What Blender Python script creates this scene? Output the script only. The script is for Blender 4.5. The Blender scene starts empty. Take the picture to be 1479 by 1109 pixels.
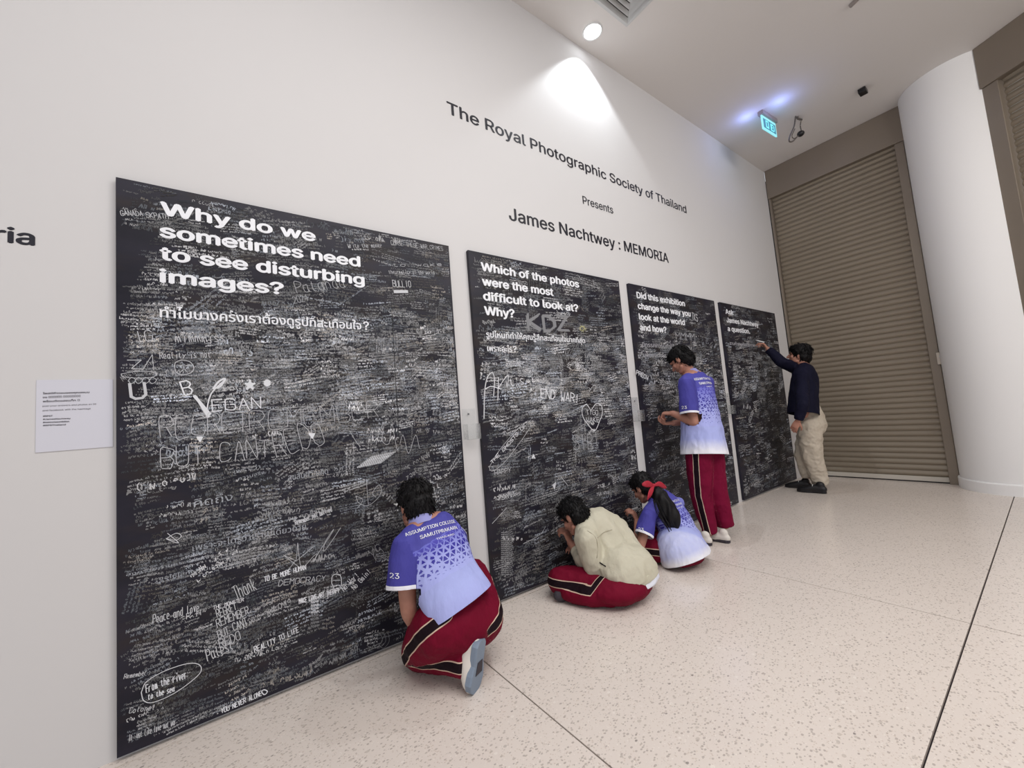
import bpy, bmesh, math, random
import numpy as np
from mathutils import Vector, Matrix, noise
from mathutils.bvhtree import BVHTree
from mathutils.geometry import tessellate_polygon

sc = bpy.context.scene
COL = sc.collection
random.seed(7)
rng = np.random.default_rng(11)

# ------------------------------------------------------------------ camera
F_PX, CX, CY, CAM_H = 578.0, 739.5, 554.5, 1.2
def _ray(px, py): return np.array([px - CX, -(py - CY), -F_PX])
_X = _ray(1526, 537); _X /= np.linalg.norm(_X)
_Y = _ray(317, 635); _Y -= _X * (_Y @ _X); _Y /= np.linalg.norm(_Y)
_Z = np.cross(_X, _Y)
ROT = np.array([_X, _Y, _Z])                      # world = ROT @ camera
C0 = np.array([0, 0, CAM_H])
cam = bpy.data.objects.new('camera', bpy.data.cameras.new('camera'))
COL.objects.link(cam)
cam.data.sensor_width = 36.0
cam.data.lens = F_PX * 36.0 / 1479.0
cam.data.clip_start = 0.02
M4 = Matrix([[*ROT[0], 0], [*ROT[1], 0], [*ROT[2], CAM_H], [0, 0, 0, 1]])
cam.matrix_world = M4
sc.camera = cam

# ------------------------------------------------------------------ world, light, exposure
sc.view_settings.view_transform = 'Standard'
sc.view_settings.look = 'None'
sc.view_settings.gamma = 1.0
sc.view_settings.use_curve_mapping = False
sc.view_settings.exposure = 0.10
try: sc.cycles.sample_clamp_indirect = 4.0
except Exception: pass
world = bpy.data.worlds.new('world'); sc.world = world
world.use_nodes = True
bg = world.node_tree.nodes['Background']
bg.inputs[0].default_value = (0.93, 0.95, 1.0, 1)
bg.inputs[1].default_value = 0.66

def area(name, loc, target, sx, sy, power, color=(1, 1, 1)):
    l = bpy.data.lights.new(name, 'AREA'); l.shape = 'RECTANGLE'; l.size = sx; l.size_y = sy
    l.energy = power; l.color = color
    o = bpy.data.objects.new(name, l); COL.objects.link(o)
    o.location = loc
    o.rotation_euler = (Vector(target) - Vector(loc)).to_track_quat('-Z', 'Y').to_euler()
    return o
def spot(name, loc, target, power, angle, blend, radius, color=(1, 1, 1)):
    l = bpy.data.lights.new(name, 'SPOT'); l.energy = power; l.spot_size = angle; l.spot_blend = blend
    l.shadow_soft_size = radius; l.color = color
    o = bpy.data.objects.new(name, l); COL.objects.link(o); o.location = loc
    o.rotation_euler = (Vector(target) - Vector(loc)).to_track_quat('-Z', 'Y').to_euler()
    return o
area('hall_light', (0.8, -0.6, 4.5), (0.8, -0.5, 0), 3.2, 2.2, 112, (1.0, 0.985, 0.97))
area('hall_light', (4.2, -2.2, 4.5), (5.2, 0.4, 0.8), 2.5, 2.0, 135, (1.0, 0.97, 0.93))
spot('downlight_beam', (2.80, 2.15, 4.60), (2.80, 2.15, 0), 68, math.radians(99), 0.32, 0.03, (0.90, 0.96, 1.0))

# ------------------------------------------------------------------ helpers
def P(px, py, y):
    d = ROT @ _ray(px, py)
    return Vector(C0 + d * (y / d[1]))
def WP(px, py):
    p = P(px, py, 2.27); return p.x, p.z
def tag(o, label=None, cat=None, group=None, kind=None):
    if label: o['label'] = label
    if cat: o['category'] = cat
    if group: o['group'] = group
    if kind: o['kind'] = kind
    return o
def thing(name, loc, label, cat, group=None):
    o = bpy.data.objects.new(name, None); COL.objects.link(o); o.location = loc
    o.empty_display_size = 0.1
    bpy.context.view_layer.update()
    return tag(o, label, cat, group)
def link(name, me, mat=None, parent=None, smooth=False):
    o = bpy.data.objects.new(name, me); COL.objects.link(o)
    if mat is not None:
        me.materials.clear(); me.materials.append(mat)
    if smooth: me.polygons.foreach_set('use_smooth', [True] * len(me.polygons))
    if parent is not None:
        o.parent = parent
        o.matrix_parent_inverse = Matrix.Translation(-Vector(parent_loc(parent)))
    return o
def parent_loc(p):
    v = Vector(p.location)
    while p.parent is not None:
        v = v * 0 if p.type == 'MESH' and p.location.length == 0 else v
        p = p.parent
        v = v * 0
    return v
def mesh_from(V, Fc, name='m'):
    me = bpy.data.meshes.new(name); me.from_pydata([tuple(v) for v in V], [], Fc); me.update(); return me
def bm_mesh(bm, name='m'):
    bmesh.ops.recalc_face_normals(bm, faces=bm.faces)
    me = bpy.data.meshes.new(name); bm.to_mesh(me); bm.free(); return me
def box(bm, lo, hi, bevel=0.0):
    lo = Vector(lo); hi = Vector(hi)
    r = bmesh.ops.create_cube(bm, size=1.0)
    s = hi - lo; c = (hi + lo) / 2
    for v in r['verts']: v.co = Vector((v.co.x * s.x, v.co.y * s.y, v.co.z * s.z)) + c
    if bevel > 0:
        es = list({e for v in r['verts'] for e in v.link_edges})
        bmesh.ops.bevel(bm, geom=es, offset=bevel, segments=2, affect='EDGES', profile=0.5)
def box_obj(name, lo, hi, mat, parent=None, bevel=0.0):
    bm = bmesh.new(); box(bm, lo, hi, bevel); return link(name, bm_mesh(bm), mat, parent)

# ------------------------------------------------------------------ materials
def srgb(r, g, b):
    f = lambda c: (c / 255 / 12.92) if c / 255 <= 0.04045 else ((c / 255 + 0.055) / 1.055) ** 2.4
    return (f(r), f(g), f(b), 1)
class NT:
    def __init__(s, name, rough=0.6, color=(0.8, 0.8, 0.8, 1), metal=0.0, spec=None):
        s.m = bpy.data.materials.new(name); s.m.use_nodes = True
        s.t = s.m.node_tree; s.b = s.t.nodes['Principled BSDF']
        s.b.inputs['Base Color'].default_value = color
        s.b.inputs['Roughness'].default_value = rough
        s.b.inputs['Metallic'].default_value = metal
        if spec is not None: s.b.inputs['Specular IOR Level'].default_value = spec
    def n(s, typ, **kw):
        nd = s.t.nodes.new(typ)
        for k, v in kw.items(): setattr(nd, k, v)
        return nd
    def l(s, a, b): s.t.links.new(a, b)
    def math(s, op, a, b=None, c=None):
        nd = s.n('ShaderNodeMath', operation=op)
        for i, x in enumerate((a, b, c)):
            if x is None: continue
            if isinstance(x, (int, float)): nd.inputs[i].default_value = x
            else: s.l(x, nd.inputs[i])
        return nd.outputs[0]
    def mix(s, fac, a, b):
        nd = s.n('ShaderNodeMix', data_type='RGBA')
        for i, x in ((0, fac), (6, a), (7, b)):
            if isinstance(x, (int, float, tuple)): nd.inputs[i].default_value = x
            else: s.l(x, nd.inputs[i])
        return nd.outputs[2]
    def ramp(s, fac, stops, interp='LINEAR'):
        nd = s.n('ShaderNodeValToRGB'); nd.color_ramp.interpolation = interp
        e = nd.color_ramp.elements
        while len(e) < len(stops): e.new(0.5)
        for el, (p, c) in zip(e, stops): el.position = p; el.color = c
        s.l(fac, nd.inputs[0]); return nd.outputs[0]
    def noise(s, scale, detail=3, vec=None, rough=0.5):
        nd = s.n('ShaderNodeTexNoise'); nd.inputs['Scale'].default_value = scale
        nd.inputs['Detail'].default_value = detail; nd.inputs['Roughness'].default_value = rough
        s.l(vec if vec is not None else s.obj(), nd.inputs['Vector']); return nd.outputs[0]
    def obj(s):
        if not hasattr(s, '_o'): s._o = s.n('ShaderNodeNewGeometry').outputs['Position']
        return s._o
    def mapping(s, vec, scale=(1, 1, 1), rot=(0, 0, 0)):
        nd = s.n('ShaderNodeMapping'); nd.inputs['Scale'].default_value = scale
        nd.inputs['Rotation'].default_value = rot; s.l(vec, nd.inputs[0]); return nd.outputs[0]
    def attr(s, name):
        return s.n('ShaderNodeAttribute', attribute_name=name)
    def bump(s, h, strength=0.3, dist=0.01):
        nd = s.n('ShaderNodeBump'); nd.inputs['Strength'].default_value = strength
        nd.inputs['Distance'].default_value = dist; s.l(h, nd.inputs['Height'])
        s.l(nd.outputs[0], s.b.inputs['Normal'])
    def color(s, x): s.l(x, s.b.inputs['Base Color'])

def plaster(name, col, var=0.02):
    m = NT(name, 0.75, col)
    nz = m.noise(0.9, 3)
    c2 = tuple(max(0, x - var) for x in col[:3]) + (1,)
    m.color(m.mix(nz, col, c2)); m.bump(m.noise(60, 3), 0.05, 0.002)
    return m.m
M_WALL = plaster('painted_wall', srgb(214, 212, 212))
M_CEIL = plaster('painted_ceiling', srgb(224, 220, 217))
M_COLUMN = plaster('column_paint', srgb(240, 239, 239))
M_WHITE = NT('white_plastic', 0.4, srgb(235, 235, 235)).m
M_DARK = NT('dark_void', 0.9, srgb(22, 20, 22)).m
M_JOINT = NT('floor_joint', 0.9, srgb(45, 38, 42)).m
M_BLACKP = NT('black_plastic', 0.35, srgb(18, 18, 22)).m
M_PRINT_W = NT('white_vinyl_print', 0.45, srgb(240, 241, 246)).m
M_PRINT_K = NT('black_vinyl_print', 0.45, srgb(24, 23, 36)).m

def mat_floor():
    m = NT('terrazzo', 0.22)
    pos = m.obj()
    base = m.mix(m.noise(0.8, 3), srgb(230, 219, 210), srgb(218, 207, 199))
    def vor(scale, lo, hi, colors, base, k, ysc=1.0):
        v = m.n('ShaderNodeTexVoronoi'); v.inputs['Scale'].default_value = scale
        m.l(m.mapping(pos, (1, ysc, 1), (0, 0, k)), v.inputs['Vector'])
        sep = m.n('ShaderNodeSeparateColor'); m.l(v.outputs['Color'], sep.inputs[0])
        pick = m.math('GREATER_THAN', sep.outputs[0], lo)
        size = m.math('MULTIPLY', sep.outputs[1], hi)
        ins = m.math('LESS_THAN', v.outputs['Distance'], size)
        f = m.math('MULTIPLY', pick, ins)
        c = m.ramp(sep.outputs[2], colors, 'CONSTANT')
        return m.mix(m.math('MULTIPLY', f, 0.6), base, c)
    b = vor(170, 0.35, 0.55, [(0, srgb(226, 216, 206)), (0.35, srgb(180, 166, 156)), (0.6, srgb(238, 230, 222)), (0.8, srgb(196, 178, 164))], base, 0.3)
    b = vor(80, 0.42, 0.52, [(0, srgb(172, 160, 150)), (0.4, srgb(222, 212, 204)), (0.7, srgb(158, 146, 138))], b, 1.1, 1.4)
    b = vor(55, 0.90, 0.40, [(0, srgb(168, 156, 148)), (0.6, srgb(146, 134, 128)), (0.92, srgb(104, 96, 94))], b, 0.7, 1.5)
    b = vor(36, 0.72, 0.34, [(0, srgb(190, 178, 168)), (0.5, srgb(176, 166, 158)), (0.85, srgb(236, 228, 220))], b, 2.1, 1.3)
    m.color(b)
    r = m.math('MULTIPLY_ADD', m.noise(2.2, 3), 0.14, 0.15)
    m.l(r, m.b.inputs['Roughness'])
    return m.m
M_FLOOR = mat_floor()

def mat_board():
    m = NT('blackboard_surface', 0.42)
    pos = m.obj()
    a = m.noise(2.3, 5, m.mapping(pos, (1, 1, 2.2)))
    b = m.noise(4.0, 4, m.mapping(pos, (0.8, 1, 2.5), (0, 0.3, 0)))
    c = m.ramp(a, [(0.35, srgb(24, 23, 34)), (0.62, srgb(40, 38, 50))])
    c = m.mix(m.math('MULTIPLY', m.ramp(b, [(0.5, (0, 0, 0, 1)), (0.68, (1, 1, 1, 1))]), 0.55), c, srgb(50, 41, 36))
    m.color(c); m.b.inputs['Specular IOR Level'].default_value = 0.25
    return m.m
M_BOARD = mat_board()
def mat_ink():
    m = NT('chalk_ink', 0.7); a = m.attr('ink'); m.color(a.outputs['Color'])
    m.b.inputs['Specular IOR Level'].default_value = 0.1
    return m.m
M_INK = mat_ink()
def mat_shutter(name, c1, c2):
    m = NT(name, 0.42, c1, 0.25)
    m.color(m.mix(m.noise(1.3, 4), c1, c2)); m.bump(m.noise(90, 2), 0.08, 0.002)
    return m.m
M_SLAT = mat_shutter('shutter_paint', srgb(150, 139, 123), srgb(133, 122, 107))
M_FRAME = mat_shutter('shutter_frame_paint', srgb(140, 129, 116), srgb(127, 116, 104))

def emis(name, col, st):
    m = NT(name); m.b.inputs['Emission Color'].default_value = col; m.b.inputs['Emission Strength'].default_value = st
    m.b.inputs['Base Color'].default_value = (0.1, 0.1, 0.1, 1)
    return m.m

# ------------------------------------------------------------------ room shell
CZ = 4.615; WY = 2.30
tag(box_obj('wall_left', (-5, WY, -0.1), (6.829, WY + 0.2, CZ + 0.2), M_WALL), kind='structure')
tag(box_obj('ceiling', (-5, -5, CZ), (9, WY, CZ + 0.15), M_CEIL), kind='structure')
tag(box_obj('wall_back', (7.15, 0.0, -0.1), (7.3, WY + 0.2, CZ), M_DARK), kind='structure')
# floor: dark bed, slabs on it with open joints
fl = tag(box_obj('floor', (-5, -5, -0.12), (9, WY, -0.012), M_JOINT), kind='structure')
XJ = [-4.8, -2.84, -0.90, 1.042, 2.975, 4.93, 9.0]
YJ = [-4.5, -1.55, 0.386, 2.252]
for i in range(len(XJ) - 1):
    for j in range(len(YJ) - 1):
        x0, x1, y0, y1 = XJ[i] + 0.003, XJ[i + 1] - 0.003, YJ[j] + 0.0035, YJ[j + 1] - 0.0035
        if j == 2: y1 = YJ[j + 1] - 0.0015
        if i == 4 and j == 2: x1 = 9.0
        if i == 5 and j == 2: continue
        bm = bmesh.new(); box(bm, (x0, y0, -0.0118), (x1, y1, 0.0), 0.0006)
        s = link('floor_slab', bm_mesh(bm), M_FLOOR, fl)
tag(box_obj('baseboard_left', (-4.8, 2.2545, -0.011), (6.80, WY, 0.002), M_FLOOR), kind='structure')

# ------------------------------------------------------------------ roller shutters, column
def slat_mesh(length, pitch):
    n = 7; V = []; Fc = []
    prof = []
    for k in range(n + 1):
        t = k / n; z = pitch * t
        prof.append((-0.016 * math.sin(math.pi * min(1, t / 0.86)) - 0.001 if t < 0.87 else 0.003, z))
    for x in (0, length):
        for d, z in prof: V.append((d, x, z))
    m = n + 1
    for k in range(n): Fc.append((k, k + 1, m + k + 1, m + k))
    me = mesh_from(V, Fc); me.materials.append(M_SLAT)
    me.polygons.foreach_set('use_smooth', [True] * len(me.polygons))
    return me
def shutter(name, origin, rotz, width, zbot, ztop, jw, label, extra, jw2=0.03):
    t = thing(name, origin, label, 'shutter', None)
    t.rotation_euler = (0, 0, rotz)
    def part(nm, lo, hi, m, bev=0.004):
        bm = bmesh.new(); box(bm, lo, hi, bev); o = bpy.data.objects.new(nm, bm_mesh(bm)); COL.objects.link(o)
        o.data.materials.append(m); o.parent = t; return o
    # local: x = depth away from room, y = along the shutter, z up
    me = slat_mesh(width, 0.069)
    n = int((ztop - zbot - 0.07) / 0.069) + 2
    for k in range(n):
        o = bpy.data.objects.new('slat', me); COL.objects.link(o); o.parent = t
        o.location = (0.07, 0, zbot + 0.07 + k * 0.069)
    part('bottom_bar', (0.045, 0.0, zbot + 0.015), (0.085, width, zbot + 0.07), NT('bottom_bar_paint', 0.4, srgb(196, 190, 180)).m)
    part('bottom_gasket', (0.055, 0.0, zbot), (0.075, width, zbot + 0.015), M_BLACKP, 0.0)
    part('header_box', (-0.02, -jw - 0.02, ztop), (0.26, width + jw2, CZ - 0.002), M_FRAME)
    part('guide_rail', (0.0, -jw, 0.0), (0.10, -0.004, ztop), M_FRAME)
    part('guide_rail', (0.0, width + 0.004, 0.0), (0.10, width + jw2, ztop), M_FRAME)
    for e in extra: part(*e)
    return t
shutter('roller_shutter', (6.83, 0.875, 0), 0, 1.385, 0.0, 4.17, 0.088,
        'wide taupe roller shutter at the far end beside the wall with writing boards', [])
sw = thing('key_switch', (6.80, 0.76, 1.9), 'small pale key switch box on the right guide rail of the far roller shutter', 'switch')
sz = P(1361, 517, 1).z
kz = 1.2 + (P(1361, 517, 1).z - 1.2) / P(1361, 517, 1).x * 6.8; ky = 1 / P(1361, 517, 1).x * 6.8
box_obj('switch_plate', (6.795, ky - 0.045, kz - 0.07), (6.826, ky + 0.045, kz + 0.07), NT('switch_plate', 0.4, srgb(205, 196, 184)).m, sw, 0.006)
bm = bmesh.new(); r = bmesh.ops.create_cone(bm, segments=20, radius1=0.022, radius2=0.018, depth=0.02, cap_ends=True)
bmesh.ops.transform(bm, matrix=Matrix.Translation((6.788, ky, kz + 0.02)) @ Matrix.Rotation(math.pi / 2, 4, 'Y'), verts=bm.verts)
link('key_cylinder', bm_mesh(bm), M_WHITE, sw, True)
# second shutter, plane turned from the first, right edge of frame
shutter('roller_shutter', (6.43 - 0.134 * 0.5 + 0.003 - 2.8 * 0.5, 0.135 - 0.134 * 0.866 - 2.8 * 0.866, 0), math.atan2(-0.5, 0.866), 2.80, 0.0, 4.17, 0.06,
        'angled taupe roller shutter cut off by the right edge, right of the round column', [], 0.13)

def revolve(prof, seg=96):
    V = []; Fc = []
    for r_, z in prof:
        for k in range(seg):
            a = 2 * math.pi * k / seg; V.append((r_ * math.cos(a), r_ * math.sin(a), z))
    for i in range(len(prof) - 1):
        for k in range(seg):
            a = i * seg + k; b = i * seg + (k + 1) % seg
            Fc.append((a, b, b + seg, a + seg))
    return V, Fc
colm = thing('column', (6.83, 0.33, 0), 'thick round white column between the two taupe roller shutters', 'column')
V, Fc = revolve([(0.452, 0.10), (0.45, 1), (0.45, CZ - 0.001)])
o = bpy.data.objects.new('shaft', mesh_from(V, Fc)); COL.objects.link(o); o.data.materials.append(M_COLUMN); o.parent = colm
o.data.polygons.foreach_set('use_smooth', [True] * len(o.data.polygons))
V, Fc = revolve([(0.468, 0.0), (0.468, 0.105), (0.462, 0.115), (0.45, 0.118)])
o = bpy.data.objects.new('base_ring', mesh_from(V, Fc)); COL.objects.link(o); o.data.materials.append(M_COLUMN); o.parent = colm

# ------------------------------------------------------------------ text
try:
    FONT = bpy.data.fonts.load(bpy.utils.system_resource('DATAFILES', path='fonts') + '/Inter.woff2')
except Exception:
    FONT = None
try:
    FONT_TH = bpy.data.fonts.load(bpy.utils.system_resource('DATAFILES', path='fonts') + '/NotoSansThai-VariableFont_wdth,wght.woff2')
except Exception:
    FONT_TH = None
def text_bm(s, offset=0.0, extr=0.0):
    thai_ = any(ord(ch) > 0x0E00 for ch in s)
    cu = bpy.data.curves.new('t', 'FONT'); cu.body = s; cu.size = 1.0; cu.offset = 0.0
    if thai_:
        if FONT_TH is not None: cu.font = FONT_TH
    elif FONT is not None: cu.font = FONT
    cu.resolution_u = 4; cu.fill_mode = 'NONE'
    o = bpy.data.objects.new('t', cu); COL.objects.link(o)
    bpy.context.view_layer.update()
    me = bpy.data.meshes.new_from_object(o.evaluated_get(bpy.context.evaluated_depsgraph_get()))
    bpy.data.objects.remove(o); bpy.data.curves.remove(cu)
    n = len(me.vertices); co = np.empty(n * 3); me.vertices.foreach_get('co', co); co = co.reshape(-1, 3)
    nb = [[] for _ in range(n)]
    for e in me.edges: a, b = e.vertices; nb[a].append(b); nb[b].append(a)
    bpy.data.meshes.remove(me)
    seen = [False] * n; loops = []
    for i in range(n):
        if seen[i] or len(nb[i]) != 2: continue
        lp = [i]; seen[i] = True; cur = i + 1 if i + 1 in nb[i] else nb[i][0]
        while not seen[cur]:
            seen[cur] = True; lp.append(cur); nx = [q for q in nb[cur] if not seen[q]]
            if not nx: break
            cur = nx[0]
        if len(lp) > 2: loops.append(lp)
    pts = [tuple(v[:2]) for v in co]
    def split(lp, depth=0):
        m = len(lp)
        if m < 4 or depth > 12: return [lp]
        for i in range(m - 1):
            ax, ay = pts[lp[i]]; bx, by = pts[lp[i + 1]]
            for j in range(i + 2, m):
                if i == 0 and j == m - 1: continue
                cx, cy = pts[lp[j]]; dx, dy = pts[lp[(j + 1) % m]]
                if max(ax, bx) < min(cx, dx) or max(cx, dx) < min(ax, bx) or max(ay, by) < min(cy, dy) or max(cy, dy) < min(ay, by): continue
                den = (bx - ax) * (dy - cy) - (by - ay) * (dx - cx)
                if abs(den) < 1e-12: continue
                t = ((cx - ax) * (dy - cy) - (cy - ay) * (dx - cx)) / den; u = ((cx - ax) * (by - ay) - (cy - ay) * (bx - ax)) / den
                if 1e-5 < t < 1 - 1e-5 and 1e-5 < u < 1 - 1e-5:
                    pts.append((ax + t * (bx - ax), ay + t * (by - ay))); k = len(pts) - 1
                    return split(lp[:i + 1] + [k] + lp[j + 1:], depth + 1) + split([k] + lp[i + 1:j + 1], depth + 1)
        return [lp]
    def sarea(lp): return 0.5 * sum(pts[lp[k - 1]][0] * pts[lp[k]][1] - pts[lp[k]][0] * pts[lp[k - 1]][1] for k in range(len(lp)))
    def inside(p, lp):
        c = False; m = len(lp)
        for k in range(m):
            x1, y1 = pts[lp[k]]; x2, y2 = pts[lp[(k + 1) % m]]
            if (y1 > p[1]) != (y2 > p[1]) and p[0] < (x2 - x1) * (p[1] - y1) / (y2 - y1) + x1: c = not c
        return c
    # walk direction is arbitrary per loop: orient each by whether it lies inside another (true holes) using edge order of the mesh
    loops = [q for l in loops for q in split(l)]
    ar = [sarea(l) for l in loops]
    sgn = 1 if sum(a for a in ar) > 0 else -1
    outer = [i for i in range(len(loops)) if ar[i] * sgn > 1e-7]; holes = [i for i in range(len(loops)) if ar[i] * sgn < -1e-7]
    own = {i: [] for i in outer}
    for h in holes:
        p = [sum(pts[v][k] for v in loops[h]) / len(loops[h]) for k in (0, 1)]
        q = pts[loops[h][len(loops[h]) // 2]]
        c = [i for i in outer if abs(ar[i]) > abs(ar[h]) and (inside(q, loops[i]) or inside(p, loops[i]))]
        if c: own[min(c, key=lambda i: abs(ar[i]))].append(h)
    co = np.array([(x, y, 0.0) for x, y in pts]); tris = []
    for i in outer:
        grp = [loops[i]] + [loops[h] for h in own[i]]
        flat = [v for g in grp for v in g]
        for t in tessellate_polygon([[Vector(co[v]) for v in g] for g in grp]):
            q = [flat[k] for k in t]; A = co[q[0]]; B = co[q[1]]; Cc = co[q[2]]
            cr = (B[0] - A[0]) * (Cc[1] - A[1]) - (B[1] - A[1]) * (Cc[0] - A[0])
            if abs(cr) > 1e-12: tris.append(tuple(q) if cr > 0 else (q[0], q[2], q[1]))
    return co, tris
class TextSet:
    """lines of flat lettering on the wall plane, joined"""
    def __init__(s): s.V = []; s.F = []; s.n = 0
    def line(s, body, x0, z0, x1, cap, y, offset=0.0, z1=None):
        co, tr = text_bm(body, offset)
        if len(co) == 0: return
        w = co[:, 0].max() - co[:, 0].min()
        X = x0 + (co[:, 0] - co[:, 0].min()) * (x1 - x0) / w
        Zb = z0 + ((z1 - z0) * (X - x0) / (x1 - x0) if z1 is not None else 0)
        Z = Zb + co[:, 1] * cap / 0.727
        e = max(offset, 0) * cap / 0.727       # bolder weight: shifted copies
        sh = [(0, 0)] if e <= 0 else [(0, 0), (e, 0), (-e, 0), (0, e * .6), (0, -e * .6)]
        for k, (ex_, ez_) in enumerate(sh):
            s.V += [(a + ex_, y + 0.0002 * k, b + ez_) for a, b in zip(X, Z)]
            s.F += [(a + s.n, b + s.n, c + s.n) for a, b, c in tr]; s.n += len(co)
    def build(s, name, mat, parent=None):
        o = link(name, mesh_from(s.V, s.F), mat, parent); return o

def split_words(t, name, mat, parent, cap):
    V = np.array(t.V); F = t.F
    iv = sorted((min(V[i][0] for i in f), max(V[i][0] for i in f)) for f in F)
    cuts = []; hi = iv[0][1]
    for a, b in iv:
        if a > hi + cap * 0.17: cuts.append((a + hi) / 2)
        hi = max(hi, b)
    groups = {}
    for f in F: groups.setdefault(sum(V[f[0]][0] > c for c in cuts), []).append(f)
    for k in sorted(groups):
        used = sorted({i for f in groups[k] for i in f}); m_ = {u: n for n, u in enumerate(used)}
        link(name, mesh_from(V[used], [tuple(m_[i] for i in f) for f in groups[k]]), mat, parent)
def wall_text(name, lines, label):
    # each line: body, start px (baseline), end px (baseline), cap
    body, (x0, z0), (x1, z1), cap, off = lines[0]
    t = TextSet(); t.line(body, x0, z0, x1, cap, 2.2985, off, z1)
    V = np.array(t.V); F = t.F
    if ' ' not in body: return tag(t.build(name, M_PRINT_K), label, 'lettering')
    top = thing(name, (x0, 2.2985, z0), label, 'lettering')
    split_words(t, 'word', M_PRINT_K, top, cap)
    return top
wall_text('wall_lettering', [('The Royal Photographic Society of Thailand', (1.33, 3.342), (4.39, 3.360), 0.128, 0.020)],
          'long black line of wall lettering that begins The Royal Photographic Society, topmost on the wall')
wall_text('wall_lettering', [('Presents', (2.64, 3.022), (3.05, 3.028), 0.104, 0.014)],
          'single small black word Presents on the wall between two longer lines')
wall_text('wall_lettering', [('James Nachtwey : MEMORIA', (1.80, 2.676), (3.90, 2.690), 0.142, 0.020)],
          'black wall lettering ending in MEMORIA just above the second and third boards')
wall_text('wall_lettering', [('Memoria', (-0.96, 2.012), (-0.572, 2.016), 0.085, 0.03)],
          'black wall lettering cut by the left edge so only ria shows')

# ------------------------------------------------------------------ handwriting
GL = {}
for line in '''A 00 26 40|12 32
B 00 06 36 45 44 33 03|33 42 41 30 00
C 45 36 16 05 01 10 30 41
D 00 06 26 44 42 20 00
E 46 06 00 40|03 33
F 46 06 00|03 33
G 45 36 16 05 01 10 30 41 43 23
H 00 06|40 46|03 43
I 20 26
J 36 31 20 10 01
K 00 06|46 03 40
L 06 00 40
M 00 06 23 46 40
N 00 06 40 46
O 10 01 05 16 36 45 41 30 10
P 00 06 36 45 44 33 03
Q 10 01 05 16 36 45 41 30 10|22 40
R 00 06 36 45 44 33 03|23 40
S 45 36 16 05 04 13 33 42 41 30 10 01
T 06 46|26 20
U 06 01 10 30 41 46
V 06 20 46
W 06 10 23 30 46
X 00 46|06 40
Y 06 23 46|23 20
Z 06 46 00 40
0 10 01 05 16 36 45 41 30 10
2 05 16 36 45 44 00 40
4 30 36 02 42
! 26 22|21 20
? 05 16 36 45 23 22|21 20
' 26 24
. 20 21
- 03 33
a 34 14 03 01 10 30 31|34 31 40
b 06 00|04 24 33 31 20 00
c 34 14 03 01 10 30
d 36 30|34 14 03 01 10 30
e 02 32 33 24 14 03 01 10 30
f 36 26 20|04 34
g 34 14 03 02 11 31|34 30 10
h 00 06|03 14 24 33 30
i 20 24|26 27
k 00 06|34 02 30
l 16 11 20
m 00 04|03 14 20|23 34 40
n 00 04|03 14 24 33 30
o 10 01 03 14 24 33 31 20 10
p 00 04 24 33 32 21 01
r 00 04|03 14 24
s 34 14 03 12 31 30 00
t 15 11 20 30|04 24
u 04 01 10 30|34 30
v 04 20 34
w 04 10 22 30 44
y 04 22|44 00'''.splitlines():
    k, rest = line[0], line[2:]
    GL[k] = [[(int(p[0]), int(p[1])) for p in st.split()] for st in rest.split('|')]

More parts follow.
